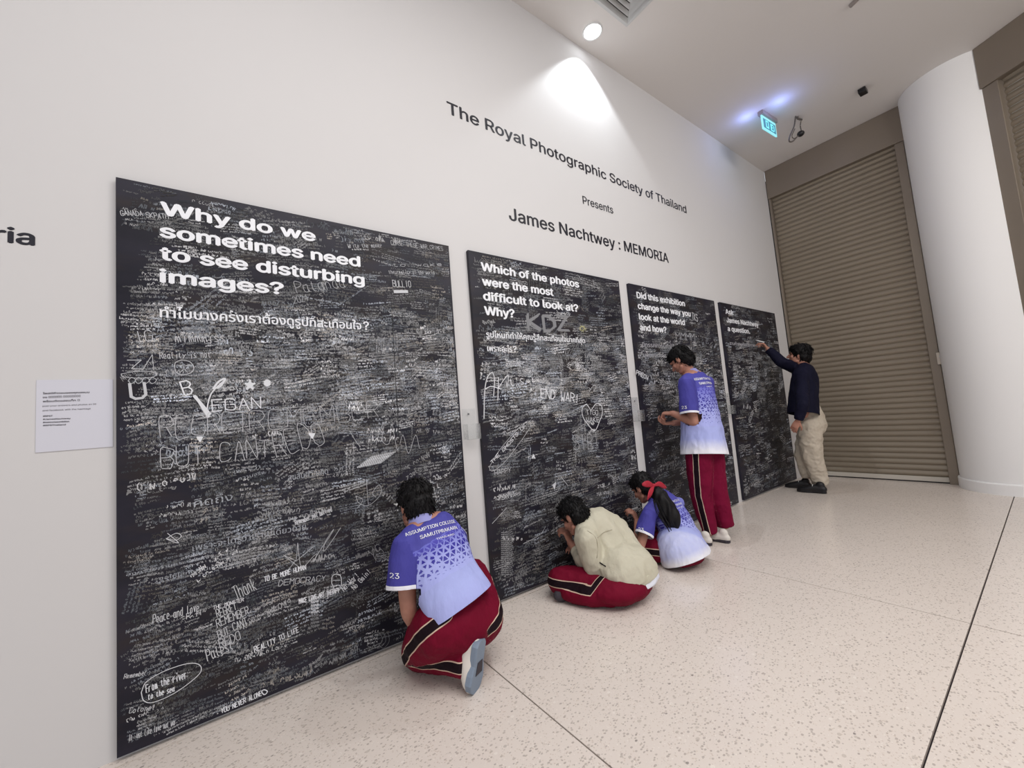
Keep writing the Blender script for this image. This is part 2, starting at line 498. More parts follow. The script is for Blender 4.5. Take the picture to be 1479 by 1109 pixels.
class Ink:
    def __init__(s, y): s.A = []; s.B = []; s.Wd = []; s.C = []; s.y = y; s.top = False; s.T = []
    def seg(s, pts, w, c):
        pts = np.asarray(pts, float)
        s.A.append(pts[:-1]); s.B.append(pts[1:])
        s.Wd.append(np.full(len(pts) - 1, w)); s.C.append(np.tile(c, (len(pts) - 1, 1))); s.T.append(np.full(len(pts) - 1, 1.0 if s.top else 0.0))
    def smooth(s, pts, w, c, n=4):
        pts = np.asarray(pts, float)
        if len(pts) < 3: return s.seg(pts, w, c)
        p = np.vstack([2 * pts[0] - pts[1], pts, 2 * pts[-1] - pts[-2]])
        out = []
        for i in range(1, len(p) - 2):
            for k in range(n):
                t = k / n
                out.append(0.5 * ((2 * p[i]) + (-p[i - 1] + p[i + 1]) * t + (2 * p[i - 1] - 5 * p[i] + 4 * p[i + 1] - p[i + 2]) * t * t + (-p[i - 1] + 3 * p[i] - 3 * p[i + 1] + p[i + 2]) * t ** 3))
        out.append(pts[-1]); s.seg(out, w, c)
    def word(s, body, a, b, h, w, c, jit=0.35, smooth=False):
        """stroke lettering between baseline points a and b (wall x,z)"""
        a = np.array(a); b = np.array(b); L = np.linalg.norm(b - a); d = (b - a) / L; nrm = np.array([-d[1], d[0]])
        adv = L / (len(body) - 0.2)
        for i, ch in enumerate(body):
            if ch == ' ' or ch not in GL: continue
            oy = rng.normal(0, 0.03) * h
            for st in GL[ch]:
                q = np.array(st, float) + rng.normal(0, jit * 0.35, (len(st), 2))
                pts = a + np.outer(i * adv + q[:, 0] / 5.3 * adv, d) + np.outer(oy + q[:, 1] / 6 * h, nrm)
                (s.smooth if smooth else s.seg)(pts, w, c)
    def pxword(s, body, p0, p1, hpx, w, c, jit=0.35, smooth=False):
        a = WP(*p0); b = WP(*p1); up = WP(p0[0], p0[1] - hpx)
        s.word(body, a, b, up[1] - a[1], w, c, jit, smooth)
    def pxline(s, pts, w, c, smooth=True):
        q = [WP(*p) for p in pts]
        (s.smooth if smooth else s.seg)(q, w, c)
    def build(s, parent):
        A = np.vstack(s.A); B = np.vstack(s.B); W_ = np.concatenate(s.Wd); C = np.vstack(s.C); T_ = np.concatenate(s.T)
        d = B - A; L = np.linalg.norm(d, axis=1); ok = L > 1e-6
        A, B, W_, C, d, L, T_ = A[ok], B[ok], W_[ok], C[ok], d[ok], L[ok], T_[ok]
        d = d / L[:, None]; A = A - d * W_[:, None] * 0.3; B = B + d * W_[:, None] * 0.3
        nrm = np.stack([-d[:, 1], d[:, 0]], 1) * W_[:, None] * 0.5
        Q = np.stack([A - nrm, B - nrm, B + nrm, A + nrm], 1)      # n,4,2
        n = len(Q); V = np.zeros((n * 4, 3)); V[:, 0] = Q[:, :, 0].ravel(); V[:, 2] = Q[:, :, 1].ravel()
        V[:, 1] = np.repeat(s.y - rng.random(n) * 0.0010 - T_ * 0.0012, 4)
        me = bpy.data.meshes.new('ink'); me.vertices.add(n * 4); me.vertices.foreach_set('co', V.ravel())
        me.loops.add(n * 4); me.loops.foreach_set('vertex_index', np.arange(n * 4, dtype=np.int32))
        me.polygons.add(n); me.polygons.foreach_set('loop_start', np.arange(n, dtype=np.int32) * 4)
        me.update(calc_edges=True)
        ca = me.attributes.new('ink', 'FLOAT_COLOR', 'POINT')
        col = np.ones((n * 4, 4)); col[:, :3] = np.repeat(C, 4, axis=0); ca.data.foreach_set('color', col.ravel().astype(np.float32))
        o = link('handwriting', me, M_INK, parent); o['kind'] = 'stuff'
        return o

def inkcol(v):
    t = rng.random()
    tint = (1, 1, 1.03) if t < 0.62 else ((0.88, 0.95, 1.08) if t < 0.88 else (0.80, 0.74, 0.68))
    return np.array(tint) * v
# unit glyph bank for the tiny scribbles (loops and hooks)
BANK = []
for _ in range(60):
    k = rng.integers(4, 7); t = np.linspace(0, 1, k)
    style = rng.integers(0, 3)
    if style == 0:
        a = rng.uniform(0, 6.28) + t * rng.uniform(3, 6) * rng.choice([-1, 1]); q = np.stack([0.5 + 0.32 * np.cos(a), 0.5 + 0.45 * np.sin(a)], 1)
    elif style == 1:
        q = np.stack([t * 0.8, (np.arange(k) % 2) * rng.uniform(0.5, 1)], 1) + rng.normal(0, .08, (k, 2))
    else:
        q = np.stack([rng.uniform(0, 0.8, k), rng.uniform(0, 1, k)], 1)
    BANK.append(q)
def scribbles(ink, x0, x1, z0, z1, n, dens, hscale, wmin, simple):
    """n notes of small writing; dens(zrel) in 0..1 accept probability & brightness"""
    placed = 0; tries = 0
    while placed < n and tries < n * 20:
        tries += 1
        zr = rng.random(); xr = rng.random()
        dd = dens(xr, zr)
        if rng.random() > dd: continue
        placed += 1
        h = hscale * rng.choice([0.008, 0.011, 0.014, 0.020, 0.032], p=[0.30, 0.36, 0.22, 0.09, 0.03])
        bright = float(np.clip(rng.lognormal(-1.50, 0.70), 0.05, 0.9)) * (0.42 + 0.75 * dd)
        col = inkcol(bright)
        w = max(wmin, h * 0.13) * rng.uniform(0.7, 1.3)
        nl = rng.integers(1, 5) if h < 0.018 else rng.integers(1, 3); nlet = rng.integers(5, 34 if h < 0.013 else 14)
        ang = rng.normal(0.03, 0.09) + (rng.choice([0.5, 0.7, 0.35, -0.3, 1.45]) if rng.random() < 0.10 else 0)
        ca, sa = math.cos(ang), math.sin(ang)
        ox = x0 + xr * (x1 - x0); oz = z0 + zr * (z1 - z0)
        for ln in range(nl):
            cx_ = rng.normal(0, 0.5) * h; m_ = int(nlet * rng.uniform(0.6, 1))
            for k in range(m_):
                cx_ += h * (0.62 if rng.random() > 0.15 else 1.2)
                if rng.random() < 0.08: continue
                q = BANK[rng.integers(0, 60)]
                if simple: q = q[:4]
                lx = cx_ + q[:, 0] * h * 0.7; lz = -ln * h * 1.55 + q[:, 1] * h * (0.75 if rng.random() > 0.2 else 1.15)
                X = ox + lx * ca - lz * sa; Z = oz + lx * sa + lz * ca
                if X.min() < x0 + 0.01 or X.max() > x1 - 0.01 or Z.min() < z0 + 0.01 or Z.max() > z1 - 0.01: break
                ink.seg(np.stack([X, Z], 1), w, col)

PX = [(-0.337, 1.249), (1.396, 2.990), (3.133, 4.722), (4.856, 6.430)]
PZ0, PZ1, PY = 0.021, 2.355, 2.272
def board(i, label, heads, subs):
    x0, x1 = PX[i]
    t = thing('writing_board', ((x0 + x1) / 2, PY, PZ0), label, 'writing board')
    bm = bmesh.new(); box(bm, (x0, PY, PZ0), (x1, WY - 0.0005, PZ1), 0.0015)
    link('board_panel', bm_mesh(bm), M_BOARD, t)
    for body, a, b, cap in heads:
        T = TextSet(); T.line(body, a[0], a[1], b, cap, PY - 0.0040, 0.042); split_words(T, 'heading_word', M_PRINT_W, t, cap)
    for body, a, b, cap in subs:
        T = TextSet(); T.line(body, a[0], a[1], b, cap, PY - 0.0040, 0.014)
        T.build('thai_subheading', M_PRINT_W if i < 2 else NT('worn_print', 0.5, srgb(178, 178, 184)).m, t)
    return t
b1 = board(0, 'largest and nearest black writing board, headed Why do we sometimes need to see disturbing images',
    [('Why do we', (-0.190, 2.222), 0.435, 0.083), ('sometimes need', (-0.193, 2.118), 0.665, 0.083),
     ('to see disturbing', (-0.193, 2.014), 0.683, 0.083), ('images?', (-0.195, 1.910), 0.275, 0.083)],
    [('ทำไมบางครั้งเราต้องดูรูปที่สะเทือนใจ', (-0.198, 1.752), 0.655, 0.066), ('?', (0.668, 1.752), 0.698, 0.066)])
b2 = board(1, 'second black writing board, headed Which of the photos were the most difficult to look at',
    [('Which of the photos', (1.492, 2.224), 2.452, 0.083), ('were the most', (1.492, 2.119), 2.150, 0.083),
     ('difficult to look at?', (1.492, 2.014), 2.415, 0.083), ('Why?', (1.492, 1.910), 1.745, 0.083)],
    [('รูปไหนที่ทำให้คุณรู้สึกสะเทือนใจมากที่สุด', (1.490, 1.752), 2.46, 0.062), ('เพราะอะไร', (1.490, 1.655), 1.70, 0.062), ('?', (1.71, 1.655), 1.74, 0.062)])
b3 = board(2, 'third black writing board, headed Did this exhibition change the way you look at the world',
    [('Did this exhibition', (3.235, 2.224), 4.065, 0.083), ('change the way you', (3.235, 2.119), 4.155, 0.083),
     ('look at the world', (3.235, 2.014), 4.02, 0.083), ('and how?', (3.235, 1.910), 3.66, 0.083)],
    [('นิทรรศการนี้ทำให้คุณเปลี่ยน', (3.235, 1.752), 4.10, 0.060), ('มุมมองต่อโลกหรือไม่', (3.235, 1.655), 3.85, 0.060)])
b4 = board(3, 'farthest black writing board, headed Ask James Nachtwey a question',
    [('Ask', (4.965, 2.222), 5.16, 0.083), ('James Nachtwey', (4.965, 2.117), 5.83, 0.083), ('a question.', (4.965, 2.010), 5.55, 0.083)],
    [('ถามคำถามกับช่างภาพคนนี้', (4.97, 1.84), 5.78, 0.060)])

def band(lo, hi, soft, low, top):
    def f(xr, zr):
        a = 1 / (1 + math.exp(-(zr - lo) / soft)); b = 1 / (1 + math.exp((zr - hi) / soft))
        return max(a * b, low if zr < (lo + hi) / 2 else top)
    return f
YI = PY - 0.0008
Wc = np.array([0.80, 0.81, 0.85]); G1 = Wc * 0.74; G2 = Wc * 0.34; K1 = Wc * 0.95
i1 = Ink(YI)
x0, x1 = PX[0]
scribbles(i1, x0, x1, PZ0, PZ1, 3100, band(0.47, 0.80, 0.035, 0.50, 0.36), 1.0, 0.0013, False)
W_ = i1.pxword; i1.top = True
W_('BYE', (1000, 0), (1001, 0), 1, 0.001, G1) if False else None
W_('B', (267, 571), (280, 568), 20, 0.0055, Wc)
for pts, w in (([(281, 572), (303, 598)], 0.012), ([(283, 573), (301, 602)], 0.010), ([(299, 602), (300, 585), (306, 567), (324, 549)], 0.005),
               ([(308, 561), (316, 551), (325, 547), (318, 558), (308, 561)], 0.008)): i1.pxline(pts, w, K1)
W_('EGAN', (306, 594), (378, 589), 17, 0.0045, K1)
W_('REGRET', (231, 632), (360, 622), 30, 0.0024, G1, 0.5, True)
W_('REMEMBER', (362, 622), (548, 602), 26, 0.0022, G1, 0.5, True)
W_('BUT CANT', (233, 676), (390, 658), 28, 0.0026, G1, 0.5, True)
W_('REDO', (400, 660), (470, 640), 34, 0.0024, G1, 0.5, True)
W_('IG', (197, 494), (222, 492), 15, 0.003, G1); W_('mimmmiss', (254, 494), (326, 493), 12, 0.003, G1)
W_('Reality is not', (231, 518), (305, 516), 9, 0.0025, G1)
W_('CANADA', (175, 311), (207, 312), 7, 0.002, G1, 0.2); W_('SKPATH', (212, 314), (244, 316), 7, 0.002, G1)
W_('CURSE THESE WAR CRIMES', (565, 353), (640, 362), 6, 0.002, K1 * .7); W_('Write the money', (503, 358), (552, 357), 6, 0.002, G1)
W_('to wake', (568, 385), (640, 384), 5, 0.002, G1); W_('the reality of the world', (562, 395), (628, 396), 5, 0.002, G1)
W_('BULLIO', (568, 414), (594, 415), 9, 0.0025, K1)
i1.pxline([(570, 421), (588, 421)], 0.018, K1 * 0.8, False)
W_('Patanaa', (430, 424), (500, 414), 16, 0.002, G1, 0.5, True)
W_('2024', (425, 438), (446, 434), 9, 0.003, G2 * 1.4)
W_('U', (190, 577), (212, 575), 22, 0.010, G1)
W_('TO BE MORE HUMAN', (382, 840), (442, 822), 7, 0.0032, Wc); W_('MAKE LOVE ART THERAPY', (432, 872), (490, 855), 7, 0.0032, Wc)
W_('No War!', (497, 854), (519, 832), 9, 0.0026, K1); W_('No Gain!', (512, 852), (536, 826), 8, 0.0026, K1)
W_('YOU NEVER ALONE', (320, 1030), (378, 1004), 7, 0.0028, Wc)
i1.pxline([(381, 1003), (378, 999), (381, 996), (386, 998), (384, 1002), (381, 1003)], 0.004, Wc)
W_('Peace and love', (221, 900), (288, 882), 12, 0.0026, G1, 0.3); W_('-R H', (262, 896), (290, 888), 8, 0.0022, G1)
W_('REGRET', (314, 892), (342, 880), 12, 0.0026, G1); W_('REMEMBER', (314, 906), (360, 886), 12, 0.0026, G1)
W_('BUT CANT', (316, 922), (358, 902), 12, 0.0026, G1); W_('REDO', (318, 936), (348, 922), 13, 0.0026, G1)
W_('Palest', (300, 954), (338, 936), 16, 0.003, G1, 0.4)
W_('From the river', (211, 1000), (270, 978), 11, 0.0028, K1); W_('to the sea', (214, 1010), (252, 998), 8, 0.003, K1)
i1.pxline([(204, 1000), (212, 984), (240, 968), (272, 958), (288, 960), (290, 970), (276, 984), (250, 1002), (222, 1014), (208, 1012), (204, 1000)], 0.0028, G1 * 1.2)
W_('Remember', (179, 980), (212, 974), 6, 0.002, G1); W_('Colonel', (186, 1030), (224, 1024), 7, 0.002, G1)
W_('It just like love not war', (186, 1070), (254, 1046), 9, 0.002, G1); W_('THE MONSTER', (308, 880), (352, 868), 5, 0.0022, K1)
W_('REALITY TO LIFE', (368, 942), (432, 912), 8, 0.003, Wc); W_('YS', (540, 812), (556, 800), 20, 0.0022, G2 * 1.4)
W_('Remember not bullied', (427, 758), (480, 738), 7, 0.003, K1 * .85)
W_('Thank', (342, 866), (372, 850), 20, 0.0026, G1); W_('DEMOCRACY', (402, 846), (470, 838), 8, 0.0022, G1)
# sad face, stars, hearts, spikes, loops and a jar outline
i1.pxline([(252, 530), (254, 523), (264, 520), (275, 523), (280, 531), (276, 538), (264, 541), (255, 538), (252, 530)], 0.0022, G1 * 1.2)
i1.pxline([(260, 538), (266, 533), (271, 538)], 0.002, G1); i1.pxline([(258, 528), (263, 528)], 0.003, G1); i1.pxline([(268, 528), (274, 527)], 0.003, G1)
def pxfan(ink, cx_, cy_, r, k, w, c, ph=0.0):
    pts = []
    for a in range(k * 2 + 1):
        rr = r if a % 2 == 0 else r * 0.42; an = ph + math.pi * a / k - math.pi / 2
        pts.append((cx_ + rr * math.cos(an), cy_ + rr * math.sin(an)))
    ink.pxline(pts, w, c, False)
    for q in pts: ink.pxline([(cx_, cy_), q], w * 1.6, c, False)
pxfan(i1, 361, 556, 7, 5, 0.006, K1); pxfan(i1, 386, 553, 4, 6, 0.008, K1)
for hx, hy, hs in ((289, 633, 4), (451, 628, 4.5)):
    for k in range(7):
        i1.pxline([(hx - hs + k * hs / 3.5, hy - 2), (hx, hy + hs)], 0.007, Wc, False)
i1.pxline([(514, 716), (518, 726), (531, 730), (545, 720), (551, 708), (547, 700), (538, 712), (543, 718)], 0.0022, G1)
i1.pxline([(529, 693), (532, 730)], 0.002, G1); i1.pxline([(514, 716), (524, 722), (516, 734)], 0.002, G1)
i1.pxline([(414, 826), (428, 808), (430, 784), (433, 812), (436, 822), (410, 802), (428, 810), (452, 790)], 0.002, G1, False)
i1.pxline([(440, 818), (452, 804), (458, 800), (452, 812), (464, 792), (476, 775), (482, 764), (470, 782), (468, 796), (480, 780), (492, 762)], 0.002, G1)
i1.pxline([(479, 842), (480, 832), (486, 829), (492, 832), (493, 844), (490, 852), (484, 852), (479, 842)], 0.003, K1)
i1.pxline([(481, 838), (491, 838)], 0.002, K1); i1.pxline([(482, 846), (491, 845)], 0.002, K1)
for k in range(12):   # block of slanted lines of writing
    a = (517 + k * 3.0, 676 - k * 0.6); 
    W_('mnenomesnu', (a[0], a[1]), (a[0] + 22, a[1] - 17), 3, 0.0018, K1)
for k in range(9):
    W_('nusnum', (455 - 6, 866 + k * 5), (466 - 6, 864 + k * 5), 4, 0.002, K1 * (0.9 if k < 5 else 0.3))
i1.pxline([(543, 642), (549, 622), (555, 610), (552, 636), (562, 640), (566, 612), (574, 650), (582, 628), (590, 655), (600, 628), (606, 648)], 0.002, G1)
i1.pxline([(505, 622), (512, 634), (520, 645)], 0.002, G1)
i1.pxline([(175, 540), (200, 536), (225, 538), (222, 544), (200, 546), (178, 544), (175, 540)], 0.0022, G1)
for k in range(4): i1.pxline([(185 + k * 10, 550), (190 + k * 10, 545), (196 + k * 10, 549), (190 + k * 10, 554), (185 + k * 10, 550)], 0.002, G1)
i1.pxline([(184, 520), (204, 520), (190, 532), (206, 533)], 0.003, G1, False); i1.pxline([(206, 534), (220, 512), (222, 534)], 0.002, G1, False)
i1.pxline([(240, 778), (254, 770), (262, 774), (254, 780), (240, 778), (258, 784), (242, 770)], 0.0022, G1 * 1.2)
for k in range(3):
    i1.pxline([(530 + 9 * k, 932), (538 + 9 * k, 916), (548 + 6 * k, 914), (552 + 5 * k, 926), (540 + 7 * k, 936), (530 + 9 * k, 932)], 0.0018, G2)
i1.build(b1)
box_obj('vinyl_seam', (0.835, PY - 0.0035, 0.9), (0.8385, PY, 1.85), NT('seam_dark', 0.6, srgb(20, 19, 27)).m, b1)
TT = TextSet()   # larger handwriting in Thai
def thai(body, p0, p1, hpx):
    a = WP(*p0); b = WP(*p1); up = WP(p0[0], p0[1] - hpx)
    TT.line(body, a[0], a[1], b[0], up[1] - a[1], PY - 0.0015, -0.004, b[1])
thai('คิดถึง', (280, 733), (336, 722), 17); thai('เพราะจะได้รู้ว่าเราไม่เดียวดาย', (278, 796), (442, 764), 14)
thai('เพราะว่า', (338, 684), (376, 676), 8); thai('ความจริง', (344, 694), (382, 684), 7); thai('เครียด', (276, 778), (298, 773), 6)
thai('สงครามทำให้เราเศร้าใจ', (182, 832), (302, 806), 6); thai('ขอให้โลกใบนี้มีแต่ความสุข', (230, 838), (352, 812), 7)
thai('ดูภาพแล้วรู้สึกสะเทือนใจ', (270, 512), (362, 508), 6); thai('สุขสันต์วันเกิด', (416, 694), (474, 684), 13)
thai('ความทรงจำ', (300, 500), (352, 496), 6)
TT.build('handwriting', NT('chalk_grey_ink', 0.7, srgb(168, 172, 180)).m, b1)['kind'] = 'stuff'

i2 = Ink(YI); x0, x1 = PX[1]
scribbles(i2, x0, x1, PZ0, PZ1, 2000, band(0.45, 0.79, 0.05, 0.48, 0.36), 1.15, 0.0019, False)
W_ = i2.pxword; i2.top = True
for k in range(3): W_('KDZ', (763 + k, 477 - k), (822 + k, 478), 22, 0.012, Wc * 0.32, 0.25)
W_('END WAR!', (781, 574), (836, 582), 13, 0.0075, K1)
i2.pxline([(699, 604), (700, 565), (704, 545), (711, 538), (714, 548), (713, 572)], 0.0075, Wc * .8); i2.pxline([(700, 562), (710, 558), (724, 562)], 0.006, K1)
i2.pxline([(719, 578), (720, 545)], 0.006, K1); i2.pxline([(720, 560), (728, 548), (734, 542), (733, 558)], 0.005, K1); W_("it's", (729, 558), (758, 555), 12, 0.005, K1)
i2.pxline([(736, 570), (748, 574), (760, 570)], 0.004, G1)
i2.pxline([(854, 594), (847, 584), (841, 590), (842, 602), (850, 614), (859, 622), (866, 608), (870, 596), (868, 585), (861, 583), (854, 592)], 0.0065, Wc * .85)
W_('TIGO', (847, 599), (864, 599), 7, 0.0038, K1); W_('WAKE', (847, 610), (866, 609), 7, 0.0038, K1)
W_('SIRI', (829, 650), (866, 645), 22, 0.0045, G1 * .8); W_('SIRI', (831, 652), (868, 647), 22, 0.003, G2)
W_('THE GHOSTS OF', (711, 670), (760, 615), 5, 0.004, K1)
i2.pxline([(708, 672), (720, 652), (745, 622), (762, 608), (766, 616), (750, 640), (728, 668), (712, 680), (707, 676), (708, 672)], 0.0028, G1)
W_('y26', (851, 566), (868, 564), 9, 0.004, K1 * .8); W_('HAPPY', (715, 686), (738, 682), 7, 0.003, G1)
W_('MINISTER', (721, 718), (743, 713), 4, 0.003, K1 * .8); W_('FOR WARS', (721, 723), (752, 714), 4, 0.003, K1 * .8)
W_('Angry', (857, 508), (878, 507), 5, 0.003, K1 * .7)
for k in range(5): i2.pxline([(798 + k * 1.2, 700 - k), (801, 706)], 0.006, G1 * 1.2, False)
for k in range(4): i2.pxline([(770, 656), (768 + k * 1.6, 662)], 0.006, K1, False)
i2.pxline([(810, 688), (820, 701)], 0.004, G1, False)
for k in range(22): W_('mnomnun', (724, 770 + k * 2.9), (740 + (k % 3), 768.6 + k * 2.9), 2.1, 0.002, G1 * .7)
i2.pxline([(756, 785), (770, 778), (782, 770), (788, 760)], 0.003, G1); i2.pxline([(711, 756), (722, 744), (732, 733)], 0.003, G1)
YC = np.array([0.75, 0.72, 0.35])
for k in range(8):
    a = k * 2.4; i2.pxline([(840 + 4 * math.cos(a), 474 + 4 * math.sin(a)), (842 + 5 * math.cos(a + 2), 475 + 5 * math.sin(a + 2))], 0.003, YC * .8, False)
i2.build(b2)
i3 = Ink(YI); x0, x1 = PX[2]
scribbles(i3, x0, x1, PZ0, PZ1, 1500, band(0.42, 0.80, 0.06, 0.50, 0.38), 1.4, 0.0028, True)
i3.top = True; i3.pxword('PREOW', (919, 540), (936, 549), 6, 0.008, K1 * .8); i3.pxword('MMMM', (977, 490), (1004, 492), 10, 0.006, G1 * .8)
i3.pxword('TKS', (1000, 462), (1008, 464), 10, 0.009, G1 * .8)
i3.build(b3)
i4 = Ink(YI); x0, x1 = PX[3]
scribbles(i4, x0, x1, PZ0, PZ1, 1200, band(0.45, 0.80, 0.08, 0.50, 0.34), 1.6, 0.0034, True)
i4.build(b4)

# ------------------------------------------------------------------ notice sheet, clear holders
nx0, nx1 = -0.560, -0.350
ns = thing('notice_sheet', (-0.455, 2.297, 1.20), 'pale grey square notice with small text left of the nearest writing board', 'notice')
bm = bmesh.new(); box(bm, (nx0, 2.2965, 1.207), (nx1, 2.2995, 1.484), 0.0005)
link('sheet', bm_mesh(bm), NT('grey_sheet', 0.6, srgb(212, 212, 222)).m, ns)
T = TextSet()
for body, pa, pb, cap, off in (('โพสต์คำตอบของคุณลงบน', (62, 569.5), (129, 567.5), 0.0105, 0.02), ('บน IG/FB, Facebook', (62, 575), (116, 573), 0.0105, 0.02),
                               ('พร้อมติดแฮชแท็ก #', (62, 581), (115, 579), 0.0105, 0.02), ('post your answers and photos on IG', (61.5, 587.5), (139, 584.5), 0.0085, 0.0),
                               ('and facebook with the hashtags', (61.5, 594), (131, 591), 0.0085, 0.0), ('#RPST', (62, 602), (76, 601.5), 0.0075, 0.02),
                               ('#JamesNachtwey', (62, 606.5), (102, 605), 0.0075, 0.02), ('#memoriaexhibition', (62, 611), (100, 609.5), 0.0075, 0.02), ('#RPSThailand', (62, 615.5), (95, 614), 0.0075, 0.02)):
    a = P(*pa, 2.296); b = P(*pb, 2.296); T.line(body, a.x, a.z, b.x, cap, 2.2955, off, b.z)
T.build('print', NT('grey_print', 0.6, srgb(70, 66, 74)).m, ns)

mg = NT('clear_acrylic', 0.08, (0.93, 0.95, 0.95, 1)); mg.b.inputs['Transmission Weight'].default_value = 0.92; mg.b.inputs['IOR'].default_value = 1.3
mg.b.inputs['Alpha'].default_value = 0.35
M_ACR = mg.m
for gx, z0h, z1h, lab in ((1.318, 1.07, 1.27, 'clear pen pocket on the strip between the first and second writing boards'),
                          (3.065, 1.06, 1.28, 'clear pen pocket on the strip between the second and third writing boards'),
                          (4.795, 1.02, 1.26, 'clear pen pocket on the strip between the third and fourth writing boards')):
    h = thing('pen_pocket', (gx, 2.29, z0h), lab, 'holder')
    box_obj('back_plate', (gx - 0.045, 2.292, z0h), (gx + 0.05, 2.296, z1h), M_ACR, h, 0.001)
    box_obj('front_pocket', (gx - 0.045, 2.235, z0h), (gx + 0.05, 2.238, z0h + 0.10), M_ACR, h, 0.001)
    box_obj('pocket_floor', (gx - 0.045, 2.238, z0h), (gx + 0.05, 2.292, z0h + 0.004), M_ACR, h, 0.001)
    for s in (-0.045, 0.047): box_obj('side_plate', (gx + s, 2.238, z0h + 0.004), (gx + s + 0.003, 2.292, z0h + 0.10), M_ACR, h)
    box_obj('screw', (gx - 0.006, 2.289, z1h - 0.04), (gx + 0.006, 2.292, z1h - 0.028), NT('screw_metal', 0.3, srgb(120, 120, 122), 0.8).m, h, 0.001)

# ------------------------------------------------------------------ ceiling fittings
dl = thing('downlight', (2.80, 2.13, CZ), 'round recessed white downlight glowing in the ceiling close to the wall', 'light')
V, Fc = revolve([(0.075, CZ - 0.001), (0.078, CZ - 0.010), (0.088, CZ - 0.010), (0.092, CZ - 0.001)], 48)
me = mesh_from([(x + 2.80, y + 2.13, z) for x, y, z in V], Fc); link('trim_ring', me, M_WHITE, dl, True)
V, Fc = revolve([(0.0, CZ - 0.004), (0.05, CZ - 0.005), (0.077, CZ - 0.003)], 48)
me = mesh_from([(x + 2.80, y + 2.13, z) for x, y, z in V], Fc); link('lamp_disc', me, emis('lamp_glow', (0.93, 0.97, 1, 1), 9), dl, True)

vx1, vy1, vs = 3.03, 1.93, 0.62
vt = thing('ceiling_vent', (vx1 - vs / 2, vy1 - vs / 2, CZ), 'square louvred air diffuser in the ceiling at the top edge', 'vent')
M_VENT = NT('vent_metal', 0.45, srgb(205, 206, 206)).m
def sq_ring(ix, zt, zb, w, tilt):
    """four mitred blades at inset ix"""
    out = []
    a, b = vx1 - vs + ix, vx1 - ix; c, d = vy1 - vs + ix, vy1 - ix
    out_c = [(a, c), (b, c), (b, d), (a, d)]; in_c = [(a + w, c + w), (b - w, c + w), (b - w, d - w), (a + w, d - w)]
    for k in range(4):
        k2 = (k + 1) % 4
        V = [(*out_c[k], zb), (*out_c[k2], zb), (*in_c[k2], zt), (*in_c[k], zt)]
        V += [(x, y, z + 0.003) for x, y, z in V]
        out.append((V, [(0, 1, 2, 3), (4, 7, 6, 5), (0, 4, 5, 1), (1, 5, 6, 2), (2, 6, 7, 3), (3, 7, 4, 0)]))
    return out
for V, Fc in sq_ring(0, CZ - 0.012, CZ - 0.012, 0.028, 0): link('frame_side', mesh_from(V, Fc), M_VENT, vt)
for k in range(6):
    for V, Fc in sq_ring(0.036 + 0.044 * k, CZ - 0.004, CZ - 0.034, 0.020, 1): link('louvre', mesh_from(V, Fc), M_VENT, vt)
box_obj('duct_throat', (vx1 - vs + 0.03, vy1 - vs + 0.03, CZ - 0.0015), (vx1 - 0.03, vy1 - 0.03, CZ - 0.0005), NT('duct_dark', 0.8, srgb(60, 58, 58)).m, vt)

# exit sign, hung from the ceiling
def CP(px, py, z):
    d = ROT @ _ray(px, py); return Vector(C0 + d * ((z - CAM_H) / d[2]))
e0 = CP(1099, 166, CZ - 0.05); e1 = CP(1119, 179, CZ - 0.05)
ex = thing('exit_sign', (e0 + e1) / 2, 'small glowing teal emergency exit sign hanging from the ceiling', 'sign')
dv = (e1 - e0).normalized(); nv = Vector((dv.y, -dv.x, 0)).normalized()
if nv.dot(Vector((0, 0, 1.2)) - e0) < 0: nv = -nv
def ebox(name, u0, u1, n0, n1, z0, z1, mat):
    V = [e0 + dv * u + nv * n_ + Vector((0, 0, z)) for z in (z0, z1) for u, n_ in ((u0, n0), (u1, n0), (u1, n1), (u0, n1))]
    me = mesh_from(V, [(0, 3, 2, 1), (4, 5, 6, 7), (0, 1, 5, 4), (1, 2, 6, 5), (2, 3, 7, 6), (3, 0, 4, 7)]); return link(name, me, mat, ex)
L_ = (e1 - e0).length
ebox('housing', -0.01, L_ + 0.01, -0.03, 0.03, 0.0, 0.048, NT('sign_housing', 0.4, srgb(150, 140, 138)).m)
ebox('glow_rim', 0, L_, -0.007, 0.007, -0.175, 0.0, emis('sign_rim_glow', srgb(150, 240, 250), 0.9))
ebox('sign_face', 0.022, L_ - 0.022, 0.0072, 0.009, -0.152, -0.035, emis('sign_teal', srgb(0, 120, 150), 0.9))
M_SYM = emis('sign_symbol', srgb(120, 235, 250), 1.0)
for u0, u1, z0, z1 in ((0.22, 0.44, -0.140, -0.120), (0.22, 0.28, -0.12, -0.05), (0.38, 0.44, -0.12, -0.05), (0.22, 0.44, -0.06, -0.045),
                       (0.56, 0.66, -0.14, -0.05), (0.66, 0.78, -0.066, -0.048), (0.78, 0.84, -0.13, -0.062), (0.66, 0.78, -0.14, -0.125), (0.64, 0.72, -0.10, -0.085)):
    ebox('symbol', u0 * L_, u1 * L_, 0.0092, 0.0102, z0, z1, M_SYM)
for px, py in ((1128, 160), (1080, 182)):
    q = CP(px, py, CZ - 0.12); l = bpy.data.lights.new('sign_spill', 'POINT'); l.energy = 1.1; l.color = (0.28, 0.38, 1.0); l.shadow_soft_size = 0.03
    o = bpy.data.objects.new('sign_spill', l); COL.objects.link(o); o.location = q

